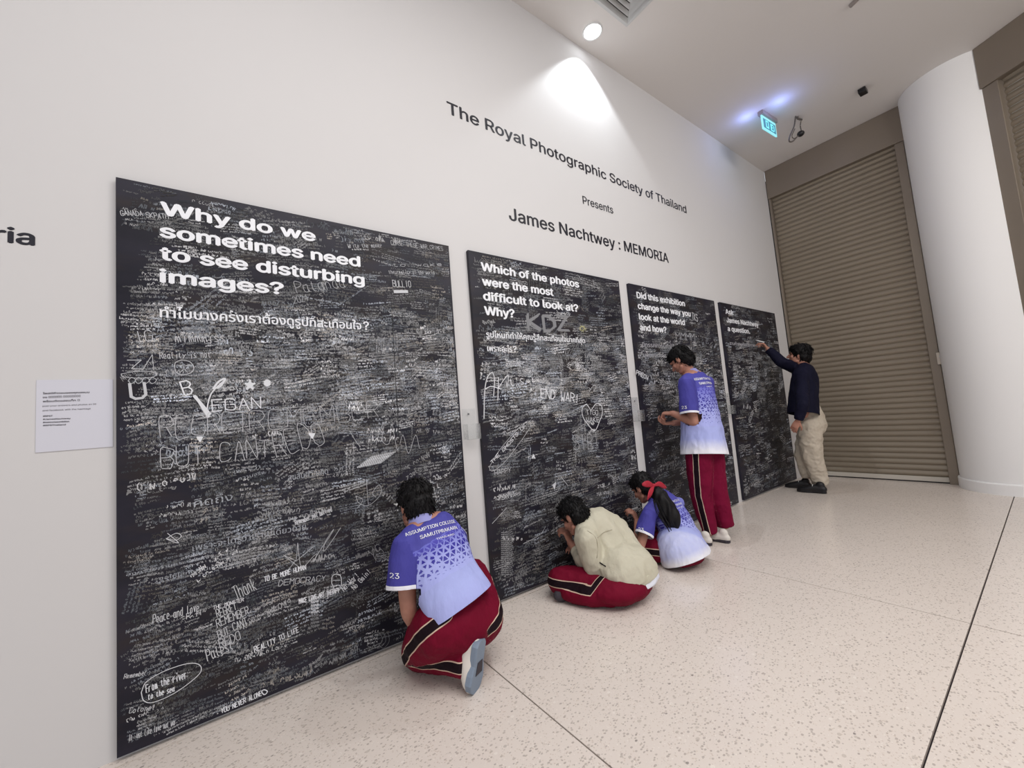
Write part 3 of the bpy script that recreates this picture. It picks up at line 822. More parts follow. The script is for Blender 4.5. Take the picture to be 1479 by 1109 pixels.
def tube_me(pts, r, seg=8, n=6):
    pts = [Vector(p) for p in pts]; path = catmull(pts, n)
    V = []; Fc = []
    up = Vector((0, 0, 1))
    for i, p in enumerate(path):
        t = (path[min(i + 1, len(path) - 1)] - path[max(i - 1, 0)]).normalized()
        a = t.cross(up) if abs(t.z) < 0.95 else t.cross(Vector((1, 0, 0))); a.normalize(); b = t.cross(a)
        for k in range(seg): V.append(p + (a * math.cos(2 * math.pi * k / seg) + b * math.sin(2 * math.pi * k / seg)) * r)
    for i in range(len(path) - 1):
        for k in range(seg):
            q = i * seg + k; w = i * seg + (k + 1) % seg; Fc.append((q, w, w + seg, q + seg))
    Fc.append(tuple(range(seg))[::-1]); Fc.append(tuple(range((len(path) - 1) * seg, len(path) * seg)))
    return mesh_from(V, Fc)
def catmull(pts, n):
    if len(pts) < 3: return list(pts)
    p = [2 * pts[0] - pts[1]] + list(pts) + [2 * pts[-1] - pts[-2]]; out = []
    for i in range(1, len(p) - 2):
        for k in range(n):
            t = k / n
            out.append(0.5 * ((2 * p[i]) + (-p[i - 1] + p[i + 1]) * t + (2 * p[i - 1] - 5 * p[i] + 4 * p[i + 1] - p[i + 2]) * t * t + (-p[i - 1] + 3 * p[i] - 3 * p[i + 1] + p[i + 2]) * t ** 3))
    out.append(pts[-1]); return out
base = CP(1149, 168, CZ)
yb = base.y
hc = thing('hanging_cable', base, 'loose looped cable with a small black ball hanging below the ceiling beside the exit sign', 'cable')
M_CABLE = NT('grey_cable', 0.5, srgb(92, 86, 82)).m
link('cable', tube_me([P(1149, 168, yb), P(1147, 182, yb), P(1141, 196, yb), P(1140, 204, yb), P(1145, 204, yb), P(1151, 198, yb)], 0.008), M_CABLE, hc, True)
link('cable', tube_me([P(1157, 173, yb), P(1156, 182, yb), P(1158, 192, yb)], 0.006), M_CABLE, hc, True)
link('cable', tube_me([P(1148, 186, yb), P(1144, 196, yb), P(1147, 200, yb), P(1153, 196, yb)], 0.005), M_CABLE, hc, True)
bm = bmesh.new(); bmesh.ops.create_uvsphere(bm, u_segments=20, v_segments=12, radius=0.04)
for v in bm.verts: v.co = Vector((v.co.x, v.co.y, v.co.z * 0.85)) + P(1156.5, 193, yb)
link('ball', bm_mesh(bm), M_BLACKP, hc, True)
link('ceiling_hook', tube_me([CP(1152, 168, CZ), CP(1152, 171, CZ - 0.02), CP(1158, 173, CZ - 0.03)], 0.012), M_CABLE, hc, True)
q = CP(1246, 131, CZ - 0.02)
sb = thing('ceiling_sensor', q, 'tiny black box fixed to the ceiling above the column side', 'sensor')
box_obj('sensor_body', (q.x - 0.05, q.y - 0.035, CZ - 0.055), (q.x + 0.05, q.y + 0.035, CZ - 0.006), M_BLACKP, sb, 0.006)
box_obj('mount_plate', (q.x - 0.035, q.y - 0.025, CZ - 0.006), (q.x + 0.035, q.y + 0.025, CZ - 0.0005), M_BLACKP, sb)
q = CP(1235, 1, CZ - 0.02)
sp = thing('ceiling_bracket', q, 'small greyish bracket on the ceiling cut by the top edge', 'bracket')
link('arm', tube_me([CP(1228, 9, CZ - 0.012), CP(1234, 3, CZ - 0.012), CP(1243, -6, CZ - 0.012)], 0.018), NT('bracket_grey', 0.6, srgb(150, 142, 138)).m, sp, True)
#PEOPLE#
# ------------------------------------------------------------------ people
class Blob:
    def __init__(s): s.V = []; s.F = []
    def _add(s, rings, seg):
        b = len(s.V)
        for r in rings: s.V += [tuple(p) for p in r]
        n = len(rings)
        for i in range(n - 1):
            for k in range(seg):
                a = b + i * seg + k; c = b + i * seg + (k + 1) % seg
                s.F.append((a, c, c + seg, a + seg))
        s.F.append(tuple(b + k for k in range(seg))[::-1]); s.F.append(tuple(b + (n - 1) * seg + k for k in range(seg)))
    def loft(s, pts, rad, side=(1, 0, 0), n=4, seg=20, cap=(1, 1)):
        pts = [Vector(p) for p in pts]; rad = [(r, r) if isinstance(r, (int, float)) else r for r in rad]
        path = catmull(pts, n) if len(pts) > 2 else [pts[0].lerp(pts[1], k / n) for k in range(n + 1)]
        rr = catmull([Vector((a, b, 0)) for a, b in rad], n) if len(pts) > 2 else [Vector((*rad[0], 0)).lerp(Vector((*rad[1], 0)), k / n) for k in range(n + 1)]
        side = Vector(side); rings = []
        fr = []
        for i, p in enumerate(path):
            t = (path[min(i + 1, len(path) - 1)] - path[max(i - 1, 0)]).normalized()
            sd = side - t * side.dot(t)
            if sd.length < 1e-3: sd = t.orthogonal()
            sd.normalize(); q = t.cross(sd); fr.append((p, t, sd, q, rr[i].x, rr[i].y))
        def ring(p, sd, q, a, b): return [p + sd * (a * math.cos(2 * math.pi * k / seg)) + q * (b * math.sin(2 * math.pi * k / seg)) for k in range(seg)]
        p, t, sd, q, a, b = fr[0]; c = min(a, b) * cap[0]
        if cap[0] > 0:
            for an in (80, 55, 28): rings.append(ring(p - t * c * math.sin(math.radians(an)), sd, q, a * math.cos(math.radians(an)), b * math.cos(math.radians(an))))
        for p, t, sd, q, a, b in fr: rings.append(ring(p, sd, q, a, b))
        c = min(a, b) * cap[1]
        if cap[1] > 0:
            for an in (28, 55, 80): rings.append(ring(p + t * c * math.sin(math.radians(an)), sd, q, a * math.cos(math.radians(an)), b * math.cos(math.radians(an))))
        s._add(rings, seg)
    def ell(s, c, r, ax=None, seg=20):
        ax = ax or (Vector((1, 0, 0)), Vector((0, 1, 0)), Vector((0, 0, 1))); c = Vector(c); rings = []
        for i in range(1, 14):
            th = math.pi * i / 14 - math.pi / 2
            rings.append([c + ax[0] * (r[0] * math.cos(th) * math.cos(2 * math.pi * k / seg)) + ax[1] * (r[1] * math.cos(th) * math.sin(2 * math.pi * k / seg)) + ax[2] * (r[2] * math.sin(th)) for k in range(seg)])
        s._add(rings, seg)
    def remesh(s, voxel, smooth=4, fac=0.5):
        me = mesh_from(s.V, s.F); o = bpy.data.objects.new('tmp', me); COL.objects.link(o)
        m = o.modifiers.new('r', 'REMESH'); m.mode = 'VOXEL'; m.voxel_size = voxel; m.use_smooth_shade = True
        m2 = o.modifiers.new('s', 'SMOOTH'); m2.iterations = smooth; m2.factor = fac
        bpy.context.view_layer.update()
        out = bpy.data.meshes.new_from_object(o.evaluated_get(bpy.context.evaluated_depsgraph_get()))
        bpy.data.objects.remove(o); bpy.data.meshes.remove(me)
        out.polygons.foreach_set('use_smooth', [True] * len(out.polygons)); return out
def co_of(me):
    a = np.empty(len(me.vertices) * 3, np.float32); me.vertices.foreach_get('co', a); return a.reshape(-1, 3).astype(float)
def no_of(me):
    a = np.empty(len(me.vertices) * 3, np.float32); me.vertex_normals.foreach_get('vector', a); return a.reshape(-1, 3).astype(float)
def set_co(me, a): me.vertices.foreach_set('co', a.astype(np.float32).ravel()); me.update()
def fattr(me, name, a):
    at = me.attributes.new(name, 'FLOAT', 'POINT'); at.data.foreach_set('value', a.astype(np.float32))
def seg_param(p, a, b):
    a = np.array(a); b = np.array(b); d = b - a; L = np.linalg.norm(d); d = d / L
    t = (p - a) @ d; q = a + np.outer(np.clip(t, 0, L), d)
    return t, L, np.linalg.norm(p - q, axis=1), q
def wrinkle(me, amp, freq, stretch=(1, 1, 1), seed=0, ridged=True):
    c = co_of(me); n = no_of(me); st = np.array(stretch) * freq
    w = np.empty(len(c))
    for i, q in enumerate(c * st + seed * 7.3):
        v = noise.noise(q); w[i] = (0.35 - abs(v)) if ridged else v
    set_co(me, c + n * (w * amp)[:, None])

M_SKIN = NT('skin', 0.55, srgb(176, 126, 108)); M_SKIN.color(M_SKIN.mix(M_SKIN.noise(30, 3), srgb(184, 134, 114), srgb(160, 108, 92))); M_SKIN.b.inputs['Subsurface Weight'].default_value = 0.06; M_SKIN.b.inputs['Subsurface Radius'].default_value = (0.01, 0.004, 0.002); M_SKIN = M_SKIN.m
def mat_hair():
    m = NT('black_hair', 0.55, srgb(15, 13, 15)); m.bump(m.noise(160, 3), 0.5, 0.004); m.b.inputs['Specular IOR Level'].default_value = 0.25; return m.m
M_HAIR = mat_hair()
def mat_jersey(name, bottom):
    m = NT(name, 0.7); m.b.inputs['Specular IOR Level'].default_value = 0.2
    u = m.attr('cu').outputs['Fac']; v = m.attr('cv').outputs['Fac']; mask = m.attr('sleeve').outputs['Fac']; cuff = m.attr('cuff').outputs['Fac']
    top, mid, deep = srgb(86, 84, 168), srgb(156, 162, 216), srgb(64, 60, 142)
    nz = m.math('MULTIPLY_ADD', m.noise(26, 2), 0.05, -0.025)
    vv = m.math('ADD', v, nz)
    vn = m.attr('cvn').outputs['Fac']
    grad = m.ramp(m.math('ADD', vn, nz), [(0.0, srgb(76, 74, 158)), (0.20, top), (0.42, mid), (0.82, srgb(172, 180, 234)), (0.97, bottom)])
    # triangular lattice print
    dmin = None
    for k in range(3):
        a = math.radians(30 + 60 * k)
        s_ = m.math('ADD', m.math('MULTIPLY', u, math.cos(a) * 32), m.math('MULTIPLY', v, math.sin(a) * 32))
        fr = m.math('PINGPONG', s_, 0.5)
        dmin = fr if dmin is None else m.math('MINIMUM', dmin, fr)
    size = m.ramp(vn, [(0.12, (0.06, 0.06, 0.06, 1)), (0.25, (0.10,) * 3 + (1,)), (0.40, (0.10,) * 3 + (1,)), (0.52, (0.17,) * 3 + (1,)), (0.63, (0.26,) * 3 + (1,)), (0.67, (0.5,) * 3 + (1,))])
    cell = m.n('ShaderNodeTexVoronoi'); cell.inputs['Scale'].default_value = 42
    cv = m.n('ShaderNodeCombineXYZ'); m.l(u, cv.inputs[0]); m.l(v, cv.inputs[1]); m.l(cv.outputs[0], cell.inputs['Vector'])
    sp = m.n('ShaderNodeSeparateColor'); m.l(cell.outputs['Color'], sp.inputs[0])
    size2 = m.math('ADD', size, m.math('MULTIPLY_ADD', sp.outputs[0], 0.16, -0.06))
    tri = m.math('GREATER_THAN', dmin, size2)
    inb = m.math('MULTIPLY', m.math('GREATER_THAN', m.math('ADD', vn, nz), 0.15), m.math('LESS_THAN', m.math('ADD', vn, nz), 0.66))
    light = m.mix(m.math('MULTIPLY', inb, 0.85), grad, m.ramp(vn, [(0.15, srgb(112, 114, 204)), (0.45, srgb(168, 174, 232))]))
    dark = m.ramp(vn, [(0.15, srgb(84, 80, 178)), (0.38, srgb(56, 50, 150)), (0.62, srgb(104, 104, 180))])
    body = m.mix(m.math('MULTIPLY', inb, tri), light, dark)
    slv = m.mix(m.math('LESS_THAN', cuff, 0.023), m.mix(m.noise(8, 2), deep, srgb(74, 72, 156)), srgb(238, 238, 246))
    m.color(m.mix(m.math('GREATER_THAN', mask, 0.5), body, slv))
    m.bump(m.noise(10, 5, m.mapping(m.obj(), (1.3, 1.3, .45), (0, .35, 0))), 0.6, 0.028)
    return m.m
M_JER_A = mat_jersey('gradient_jersey', srgb(172, 178, 234)); M_JER_B = mat_jersey('gradient_jersey_white_hem', srgb(236, 236, 244))
def mat_trousers(name, a, b, stripe=True):
    m = NT(name, 0.75, a); m.b.inputs['Specular IOR Level'].default_value = 0.15
    c = m.mix(m.noise(7, 3), a, b)
    if stripe:
        s_ = m.math('ABSOLUTE', m.attr('seam').outputs['Fac'])
        c = m.mix(m.math('LESS_THAN', s_, 0.026), c, srgb(214, 188, 168)); c = m.mix(m.math('LESS_THAN', s_, 0.0205), c, srgb(26, 12, 20))
    m.color(c); m.bump(m.noise(9, 5, m.mapping(m.obj(), (1, 1, .6))), 0.75, 0.03); return m.m
M_RED = mat_trousers('crimson_track_trousers', srgb(120, 7, 41), srgb(98, 4, 33))
M_RED2 = mat_trousers('maroon_track_trousers', srgb(124, 10, 52), srgb(102, 6, 42))
M_CREAMT = mat_trousers('cream_cotton', srgb(205, 194, 178), srgb(188, 176, 160), False)
M_JACKET = mat_trousers('cream_jacket_cloth', srgb(206, 201, 182), srgb(190, 184, 164), False)
M_NAVY = mat_trousers('navy_knit', srgb(20, 20, 42), srgb(14, 14, 32), False)
M_TEE = NT('white_cotton', 0.8, srgb(228, 230, 242)).m
M_SHOEW = NT('white_canvas', 0.7, srgb(222, 216, 208)).m
M_SOLE = NT('blue_grey_rubber', 0.6, srgb(128, 142, 160)).m
M_SOLED = NT('dark_rubber', 0.7, srgb(58, 52, 60)).m
M_SHOEK = NT('black_shoe', 0.5, srgb(24, 22, 26)).m
M_RIBBON = NT('red_ribbon', 0.6, srgb(168, 28, 50)).m
M_COLLAR = NT('lilac_rib', 0.75, srgb(150, 150, 206)).m

def frame(f, u):
    f = Vector(f).normalized(); u = Vector(u); u = (u - f * u.dot(f)).normalized(); return f, u, f.cross(u)
def head_blob(B, c, f, u, k):
    f, u, s = frame(f, u); g = lambda a, b, d: Vector(c) + s * a * k + f * b * k + u * d * k
    ax = (s, f, u)
    B.ell(g(0, -.012, .028), (.074 * k, .093 * k, .088 * k), ax)
    B.ell(g(0, .030, -.035), (.057 * k, .058 * k, .078 * k), ax)
    B.ell(g(0, .062, -.098), (.026 * k, .022 * k, .020 * k), ax)
    B.loft([g(0, .084, .016), g(0, .096, -.010), g(0, .106, -.032)], [.008 * k, .010 * k, .014 * k], s, seg=10)
    B.ell(g(0, .080, .022), (.050 * k, .014 * k, .010 * k), ax)
    B.ell(g(0, .084, -.058), (.023 * k, .010 * k, .005 * k), ax); B.ell(g(0, .083, -.068), (.020 * k, .010 * k, .006 * k), ax)
    for e in (-1, 1):
        B.ell(g(e * .040, .062, -.025), (.020 * k, .018 * k, .020 * k), ax)
        B.ell(g(e * .073, -.006, -.012), (.010 * k, .019 * k, .032 * k), ax)
        B.loft([g(e * .055, .01, -.07), g(e * .03, .055, -.095)], [.018 * k, .018 * k], u, seg=10)
def hand_blob(B, w, d, pn, thumb, curl, k=1.0, tcurl=30):
    """w wrist, d pointing direction, pn palm-facing direction, thumb = +1/-1 side, curl = degrees per joint for index..little"""
    d = Vector(d).normalized(); pn = Vector(pn); pn = (pn - d * pn.dot(d)).normalized(); s = d.cross(pn) * thumb
    w = Vector(w)
    B.loft([w, w + d * .045 * k, w + d * .085 * k], [(.026 * k, .019 * k), (.037 * k, .016 * k), (.038 * k, .013 * k)], s, seg=14)
    L = ((.042, .026, .020), (.047, .029, .021), (.044, .027, .020), (.034, .021, .017))
    for i in range(4):
        base = w + d * (.084 - .004 * abs(i - 1.3)) * k + s * (.028 - .0188 * i) * k
        dd = (d + s * (.10 - .07 * i)).normalized(); p = base - dd * .02 * k; pts = [p, base]; q = base; ang = 0
        for j in range(3):
            ang += math.radians(curl[i][j] if isinstance(curl[i], (tuple, list)) else curl[i])
            q = q + (dd * math.cos(ang) + pn * math.sin(ang)) * L[i][j] * k; pts.append(q)
        B.loft(pts, [.0088 * k, .0092 * k, .0085 * k, .0078 * k, .0066 * k], s, n=3, seg=8)
    t0 = w + d * .022 * k + s * .022 * k; td = (d * .72 + s * .70).normalized(); a = math.radians(tcurl)
    t1 = t0 + td * .038 * k; t2 = t1 + (td * math.cos(a) + pn * math.sin(a) * .8 - s * math.sin(a) * .4).normalized() * .032 * k
    t3 = t2 + (d * .8 + pn * math.sin(a)).normalized() * .025 * k
    B.loft([t0, t1, t2, t3], [.014 * k, .011 * k, .0095 * k, .0075 * k], d, n=3, seg=8)
    return w + d * .10 * k

def hair_cap(c, f, u, k, parent, long=0.0, tufts=620, mat=None):
    f, u, s = frame(f, u); g = lambda a, b, d: Vector(c) + s * a * k + f * b * k + u * d * k
    B = Blob(); ax = (s, f, u)
    B.ell(g(0, -.018, .044), (.088 * k, .098 * k, .090 * k), ax)
    B.ell(g(0, -.050, -.014), (.080 * k, .066 * k, .080 * k), ax)
    B.ell(g(0, .030, .072), (.066 * k, .062 * k, .045 * k), ax)
    me = B.remesh(.006, 3)
    wrinkle(me, .007, 38, seed=3, ridged=False)
    co = co_of(me); no = no_of(me)
    V = []; Fc = []
    idx = rng.choice(len(co), min(tufts, len(co)), replace=False)
    C = np.array(c); fu = np.array(f); uu = np.array(u)
    for i in idx:
        p = co[i]; n = no[i]; h = (p - C) @ uu
        if (p - C) @ fu > .03 * k and h < .045 * k: continue
        fall = -uu * 1.0 + fu * (0.9 if (p - C) @ fu > 0 else -0.1); fall = fall - n * (fall @ n)
        fall = fall / (np.linalg.norm(fall) + 1e-6) + rng.normal(0, .16, 3)
        ln = rng.uniform(.022, .042) * k; r = rng.uniform(.004, .007) * k
        a = np.cross(n, fall); a /= np.linalg.norm(a) + 1e-9; b0 = len(V)
        q0 = p - n * .006; q1 = p + n * .005 + fall * ln * .5; q2 = p + n * .001 + fall * ln
        for q, rr in ((q0, r), (q1, r * .9)):
            for e in (a, n * .6 - a * .5, -n * .6 - a * .5): V.append(q + e * rr)
        V.append(q2)
        for (x, y) in ((0, 1), (1, 2), (2, 0)):
            Fc.append((b0 + x, b0 + y, b0 + 3 + y, b0 + 3 + x)); Fc.append((b0 + 3 + x, b0 + 3 + y, b0 + 6))
    bm = bmesh.new(); bm.from_mesh(me)
    vs = [bm.verts.new(tuple(v)) for v in V]
    for q in Fc:
        fcs = bm.faces.new([vs[i] for i in q]); fcs.smooth = True
    me2 = bpy.data.meshes.new('hair'); bm.to_mesh(me2); bm.free()
    return link('hair', me2, mat or M_HAIR, parent)

def face_bits(c, f, u, k, parent):
    f, u, s = frame(f, u); g = lambda a, b, d: Vector(c) + s * a * k + f * b * k + u * d * k
    for e in (-1, 1):
        B = Blob(); B.ell(g(e * .030, .0815, .004), (.012 * k, .008 * k, .0055 * k), (s, f, u), 12)
        link('eye', mesh_from(B.V, B.F), NT('eye', 0.3, srgb(40, 30, 30)).m, parent, True)
        B = Blob(); B.loft([g(e * .014, .093, .026), g(e * .032, .090, .031), g(e * .050, .076, .026)], [.0028 * k] * 3, f, seg=8)
        link('eyebrow', mesh_from(B.V, B.F), M_HAIR, parent, True)

def shoe(parent, heel, toe, up, k, m_up, m_sole, lace=True, dark_window=False):
    """heel and toe: bottom-centre points of the sole; up: ankle direction"""
    heel = Vector(heel); toe = Vector(toe); d = (toe - heel).normalized(); L = (toe - heel).length; up = Vector(up); up = (up - d * up.dot(d)).normalized(); s = d.cross(up)
    g = lambda a, h, o=0: heel + d * a * L + up * h * k + s * o * k
    B = Blob()
    B.loft([g(.10, .038), g(.30, .044), g(.55, .036), g(.80, .026), g(.93, .020)], [(.032 * k, .034 * k), (.036 * k, .042 * k), (.043 * k, .034 * k), (.043 * k, .024 * k), (.030 * k, .016 * k)], s, seg=18)
    B.loft([g(.20, .05), g(.18, .085)], [(.030 * k, .040 * k), (.031 * k, .038 * k)], s, seg=16)
    r = link('shoe', B.remesh(.006, 3), m_up, parent)
    # sole: extruded outline
    out = [(.0, 0), (.02, .022), (.10, .032), (.28, .032), (.45, .031), (.62, .042), (.78, .046), (.92, .034), (.985, .018), (1.0, 0)]
    pts = [(a, o) for a, o in out] + [(a, -o) for a, o in out[-2:0:-1]]
    n = len(pts); V = [g(a, h, o * sc_) for h, sc_ in ((0, .94), (.006, 1.0), (.022, 1.02), (.024, .95)) for a, o in pts]
    Fc = [tuple(range(n))[::-1], tuple(range(3 * n, 4 * n))] + [(i * n + q, i * n + (q + 1) % n, (i + 1) * n + (q + 1) % n, (i + 1) * n + q) for i in range(3) for q in range(n)]
    so = link('sole', mesh_from(V, Fc), m_sole, parent)
    if dark_window:
        V = [g(a, h, o) for h in (-.002, .002) for a, o in ((.40, .018), (.64, .026), (.64, -.020), (.40, -.015))]
        link('sole_insert', mesh_from(V, [(0, 3, 2, 1), (4, 5, 6, 7), (0, 1, 5, 4), (1, 2, 6, 5), (2, 3, 7, 6), (3, 0, 4, 7)]), M_SOLED, parent)
    if lace:
        for j in range(3):
            a = .42 + .09 * j; h = .080 - .012 * j
            lm = Blob(); lm.loft([g(a, h - .012, .026), g(a + .01, h, 0), g(a, h - .012, -.026)], [.0035 * k] * 3, d, seg=6)
            link('lace', mesh_from(lm.V, lm.F), M_WHITE, parent, True)
    return r

def project_text(parent, me, body, c, right, upv, w, h, mat, name, arch=0.0):
    """flat lettering wrapped on to a garment mesh; c centre, right/up directions, w width, h cap height"""
    co, tr = text_bm(body, 0.0)
    right = Vector(right).normalized(); upv = Vector(upv); upv = (upv - right * upv.dot(right)).normalized(); n = right.cross(upv)
    bvh = BVHTree.FromPolygons([tuple(v) for v in co_of(me)], [tuple(p.vertices) for p in me.polygons])
    cx = (co[:, 0].max() + co[:, 0].min()) / 2; W0 = co[:, 0].max() - co[:, 0].min()
    V = []; Fc = []; b = 0
    for dx in (-.012, .012, 0):
        for q in co:
            x = (q[0] - cx) / W0 * w + dx * h; y = q[1] / .727 * h
            p = Vector(c) + right * x + upv * (y + arch * x * x)
            hit = bvh.ray_cast(p + n * .25, -n)
            V.append((hit[0] + n * (.0022 + .0003 * (dx > 0)) if hit[0] is not None and (hit[0] - p).length < .2 else p))
        Fc += [tuple(i + b for i in t) for t in tr]; b += len(co)
    return link(name, mesh_from(V, Fc), mat, parent)

def garment_torso(B, spine, rad, side): B.loft(spine, rad, side, n=5, seg=28, cap=(.5, .25))
def spine_attr(c, spine, side):
    best = np.full(len(c), 9.); v = np.zeros(len(c)); u = np.zeros(len(c)); acc = 0; sd = np.array(side)
    for i in range(len(spine) - 1):
        t, L, d, q = seg_param(c, spine[i], spine[i + 1])
        lo = -1 if i == 0 else 0; hi = 9 if i == len(spine) - 2 else L
        tt = np.clip(t, lo, hi); a = np.array(spine[i]); dirn = (np.array(spine[i + 1]) - a) / L
        q = a + np.outer(tt, dirn); d = np.linalg.norm(c - q, axis=1); m = d < best
        best[m] = d[m]; v[m] = (acc + tt)[m]; u[m] = ((c - q) @ sd)[m]; acc += L
    return u, v, best
def cut(me, planes):
    """open a garment at its hems: (point on axis, outward direction, radius)"""
    bm = bmesh.new(); bm.from_mesh(me)
    for p, d, r in planes:
        p = Vector(p); d = Vector(d).normalized()
        fs = [f for f in bm.faces if all((v.co - p).length < r for v in f.verts)]
        geo = fs + list({e for f in fs for e in f.edges}) + list({v for f in fs for v in f.verts})
        bmesh.ops.bisect_plane(bm, geom=geo, plane_co=p, plane_no=d, clear_outer=True)
    bm.to_mesh(me); bm.free(); me.update()
    me.polygons.foreach_set('use_smooth', [True] * len(me.polygons))
def jersey(parent, spine, rad, side, shL, shR, slL, slR, slr, mat, neck, voxel=.009, seed=1, folds=.010):
    B = Blob(); side = Vector(side).normalized()
    garment_torso(B, spine, rad, side)
    B.loft([shL, Vector(spine[0]) - Vector((0, 0, .012)), shR], [slr * .82, slr * .92, slr * .82], (0, 0, 1), n=4, seg=18)
    B.ell(Vector(neck) + Vector((0, .008, .004)), (.086, .076, .040))
    for a, b in ((shL, slL), (shR, slR)):
        a = Vector(a); b = Vector(b); B.loft([a, a.lerp(b, .5), b], [slr * .85, slr * .98, slr * 1.08], side, n=3, seg=22, cap=(1, 0))
    me = B.remesh(voxel, 5)
    wrinkle(me, folds, 9, (1, 1, .55), seed); wrinkle(me, folds * .45, 24, (1, 1, .5), seed + 2)
    e0_ = (Vector(spine[-1]) - Vector(spine[-2])).normalized()
    pl = [(Vector(spine[-1]) - e0_ * .004, e0_, .34)]
    for a, b in ((shL, slL), (shR, slR)):
        dd_ = (Vector(b) - Vector(a)).normalized(); pl.append((Vector(b) - dd_ * .006, dd_, slr * 1.45))
    cut(me, pl)
    c = co_of(me); u, v, best = spine_attr(c, spine, side)
    mask = np.zeros(len(c)); cuff = np.full(len(c), 1.)
    for a, b in ((shL, slL), (shR, slR)):
        t, L, d, q = seg_param(c, a, b)
        m = (d < slr * 1.22) & (t > -.02) & (d * .9 < best) & (np.abs(u) > .12) | (d < slr * 1.15) & (t > L * .55)
        mask[m] = 1; cuff[m] = (L - t)[m]
    fattr(me, 'cu', u); fattr(me, 'cv', v); fattr(me, 'cvn', v / (v[mask < .5].max() + 1e-6)); fattr(me, 'sleeve', mask); fattr(me, 'cuff', cuff)
    o = link('jersey', me, mat, parent)
    return o, me
def collar(parent, c, t, r, mat, h=.024):
    """soft ring around the neck"""
    t = Vector(t).normalized(); a = t.orthogonal().normalized(); b = t.cross(a); V = []; Fc = []; S = 28
    for hh, rr in ((-.02, r * 1.25), (h * .3, r * 1.12), (h, r * 1.04), (h, r * .96), (-.012, r * .98)):
        for k in range(S): V.append(Vector(c) + t * hh + a * rr * math.cos(2 * math.pi * k / S) + b * rr * math.sin(2 * math.pi * k / S))
    for i in range(4):
        for k in range(S): Fc.append((i * S + k, i * S + (k + 1) % S, (i + 1) * S + (k + 1) % S, (i + 1) * S + k))
    return link('collar', mesh_from(V, Fc), mat, parent, True)
def trousers(parent, pel, prad, pax, legs, mat, voxel=.009, seed=5, folds=.012, name='trousers', extra=None, fade=False):
    """legs: list of (hip, knee, ankle, out, radii(hip,mid,knee,mid,ankle))"""
    B = Blob(); B.ell(pel, prad, pax)
    if extra: extra(B)
    for hip, kn, an, out, r in legs:
        hip, kn, an = Vector(hip), Vector(kn), Vector(an)
        B.loft([hip, hip.lerp(kn, .5), kn], [r[0], r[1], r[2]], out, n=4, seg=22)
        B.loft([kn, kn.lerp(an, .5), an], [r[2], r[3], r[4]], out, n=4, seg=22, cap=(1, .15))
    me = B.remesh(voxel, 5)
    wrinkle(me, folds, 8, (1, 1, 1), seed); wrinkle(me, folds * .45, 22, (1, 1, 1), seed + 1)
    c = co_of(me); best = np.full(len(c), 9.); seam = np.full(len(c), 1.)
    for hip, kn, an, out, r in legs:
        for (a, b, rr, o_) in ((hip, kn, (r[0] + r[2]) / 2, out), (kn, an, r[3], out)):
            t, L, d, q = seg_param(c, a, b); dn = (np.array(b) - np.array(a)) / L
            ov = np.array(o_, float); ov = ov - dn * (ov @ dn); ov /= np.linalg.norm(ov); fv = np.cross(dn, ov)
            rel = c - q; x = rel @ ov; y = rel @ fv; w = np.arctan2(y, x) * np.hypot(x, y)
            m = d < best; best[m] = d[m]; seam[m] = (w - (1.3 * np.maximum(0, .03 - t) if fade and a is hip else 0))[m]
    fattr(me, 'seam', seam)
    return link(name, me, mat, parent)
def marker(tip, back, label, r=.0075):
    tip = Vector(tip); back = Vector(back); d = (back - tip).normalized(); L = .135
    t = thing('marker_pen', tip, label, 'marker pen')
    B = Blob(); B.loft([tip + d * .022, tip + d * L], [r, r], (0, 0, 1), seg=14, cap=(.3, .3)); link('barrel', mesh_from(B.V, B.F), M_WHITE, t, True)
    B = Blob(); B.loft([tip + d * .003, tip + d * .022], [r * .3, r * .75], (0, 0, 1), seg=12, cap=(.5, 0)); link('nib', mesh_from(B.V, B.F), NT('nib', 0.5, srgb(210, 208, 205)).m, t, True)
    B = Blob(); B.loft([tip + d * (L - .012), tip + d * (L + .003)], [r * 1.15, r * 1.1], (0, 0, 1), seg=14, cap=(.2, .2)); link('end_plug', mesh_from(B.V, B.F), NT('plug', 0.4, srgb(60, 60, 66)).m, t, True)
    return t
V3 = Vector

